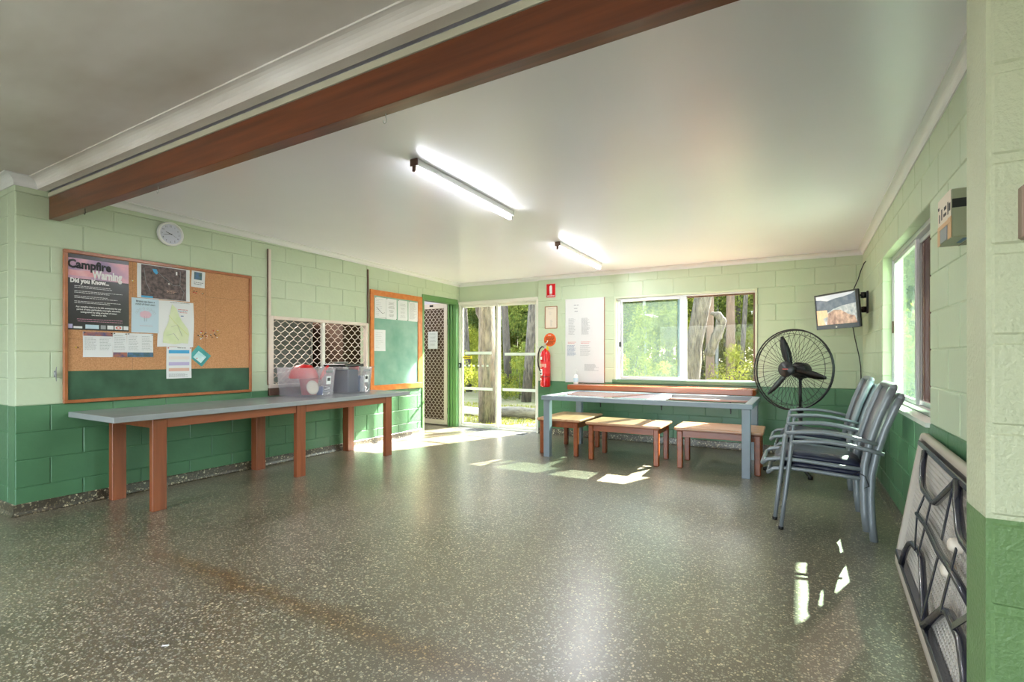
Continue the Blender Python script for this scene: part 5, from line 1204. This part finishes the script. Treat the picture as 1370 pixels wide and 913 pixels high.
tree('gum_tree', 'dark trunk far behind the brown one', (3.04, 18), (3.1, 18, 9.5), 0.075, 0.05, BARKD, 2, seed=10, ch=2.0)
tree('gum_tree', 'thin white trunk seen through the dusty sash', (0.60, 15), (0.40, 15, 8.5), 0.050, 0.03, BARKW, 1, seed=11, ch=1.8)
r = random.Random(21); n_tr = 0
protos = []
GL = 'forest trees standing behind the building'
for k, (bk, cr) in enumerate(((BARK, 1), (BARKD, 2), (BARKW, 0), (BARKT, 1))):
    kd = ('grey barked', 'dark barked', 'white barked', 'tan barked')[k]
    t = root('forest_tree', kd + ' gum tree in the crowd of forest trees behind the building', 'tree', T4((0, 0, -0.06)), kd + ' forest trees')
    obj('trunk', trunk_bm([(0, 0, 0), (0.1, 0.05, 3.0), (0.0, 0, 7.5)], [0.11, 0.085, 0.05], 8, k), bk, t, True)
    for j in range(5): link('foliage', CR[(cr + (j % 2)) % 3], t, T4((r.uniform(-1.2, 1.2), r.uniform(-1, 1), 3.2 + j * 1.2)) @ Matrix.Rotation(j * 1.3, 4, 'Z') @ Matrix.Scale(r.uniform(1.0, 1.5), 4))
    protos.append(t)
bpy.context.view_layer.update()
spots = []
for i in range(190):
    y = 15 + 34 * (i / 190) ** 0.9; x = r.uniform(-0.75 * (y + 4) - 1, 0.42 * y + 2.5)
    lim = 9
    if -4.5 < x - 0.374 * (y - 5.44) < 9: lim = (0.75 * (y - 5.44) - 0.4) / 9.7
    if lim < 0.6: continue
    spots.append((x, y, lim))
for i, (x, y, lim) in enumerate(spots):
    s = min(lim, r.uniform(.85, 1.25) * (1 if y > 20 else 0.8))
    m = T4((x, y, -0.06)) @ Matrix.Rotation(r.uniform(0, 6.28), 4, 'Z') @ Matrix.Diagonal((s, s, s, 1)) @ Matrix.Rotation(R(r.uniform(-4, 4)), 4, 'X')
    if i < 4: protos[i].matrix_world = m
    else: copy_tree(protos[i % 4], m)
shp = []
for k in range(2):
    kd = ('yellow green', 'mid green')[k]
    t = root('shrub', kd + ' leafy shrub in the undergrowth of the forest', 'shrub', T4((0, 0, 0)), kd + ' shrubs of the undergrowth')
    link('foliage', SH[k], t, T4((0, 0, 0.7))); obj('stem', tube(BM(), [(0, 0, 0), (0.05, 0, 0.4), (-0.03, 0.05, 0.9)], [0.03, 0.02, 0.01], 6), BARKD, t, True); shp.append(t)
bpy.context.view_layer.update()
q = 0
for i in range(150):
    y = 8.6 + 22 * (i / 150) ** 1.1; x = r.uniform(-0.72 * (y + 2), 0.36 * y + 4)
    if y < 10.5 and -2.2 < x < 1.0 and r.random() < .5: continue
    s = r.uniform(.55, 1.0) * (0.8 if y < 12 else 1.25)
    m = T4((x, y, -0.06)) @ Matrix.Rotation(r.uniform(0, 6.28), 4, 'Z') @ Matrix.Diagonal((s, s, s * r.uniform(.8, 1.3), 1))
    if q < 2: shp[q].matrix_world = m
    else: copy_tree(shp[q % 2], m)
    q += 1
# thick low growth at the far edge of the forest
for i in range(46):
    y = 36 + 12 * r.random(); x = -32 + 52 * (i + r.random()) / 46; s = r.uniform(2.4, 3.4)
    copy_tree(shp[i % 2], T4((x, y, -0.06)) @ Matrix.Rotation(r.uniform(0, 6.28), 4, 'Z') @ Matrix.Diagonal((s, s, s * 1.1, 1)))
# side of the building
for i, (x, y, s) in enumerate(((8.2, 8.5, 1.2), (9.2, 11.5, 1.5), (8.6, 14.5, 1.6), (10.5, 7.0, 1.4), (7.4, 11.0, 1.0), (10.8, 9.5, 1.6), (7.9, 18.0, 1.9), (12.5, 13.0, 2.0))):
    copy_tree(shp[i % 2], T4((x, y, -0.06)) @ Matrix.Diagonal((s, s, s * 1.3, 1)))
lg = root('fallen_log', 'weathered grey log lying on the grass behind the sliding door', 'log', T4((-0.37, 7.18, 0.055)))
obj('trunk', trunk_bm([(0, 0, 0), (0.45, 0.05, 0.02), (1.05, 0.12, 0.0)], [0.10, 0.115, 0.10], 12, 3, .07), SOIL, lg, True)
lg = root('fallen_log', 'pale broken log lying left of the thick gum tree', 'log', T4((-1.5, 7.35, 0.04))); lg['label'] = 'pale broken log lying on the other side of the thick gum'
obj('trunk', trunk_bm([(0, 0, 0), (0.9, -0.25, 0.0)], [0.085, 0.075], 10, 5, .1), M('pale_log', (214, 204, 186), .85, var=.1, vs=6), lg, True)
bm = BM(); rg = random.Random(3)
for _ in range(9000):
    x = rg.uniform(-4, 2.6); y = rg.uniform(5.9, 9.5); h = rg.uniform(0.02, 0.07); a = rg.uniform(0, 6.28); c, s = 0.008 * math.cos(a), 0.008 * math.sin(a)
    bm.faces.new([bm.verts.new(p) for p in ((x - c, y - s, -0.05), (x + c, y + s, -0.05), (x + rg.uniform(-.03, .03), y + rg.uniform(-.03, .03), -0.05 + h))])
tag(obj('grass', bm, LEAF), 'short sunlit grass outside the sliding door', 'grass', kind='stuff')
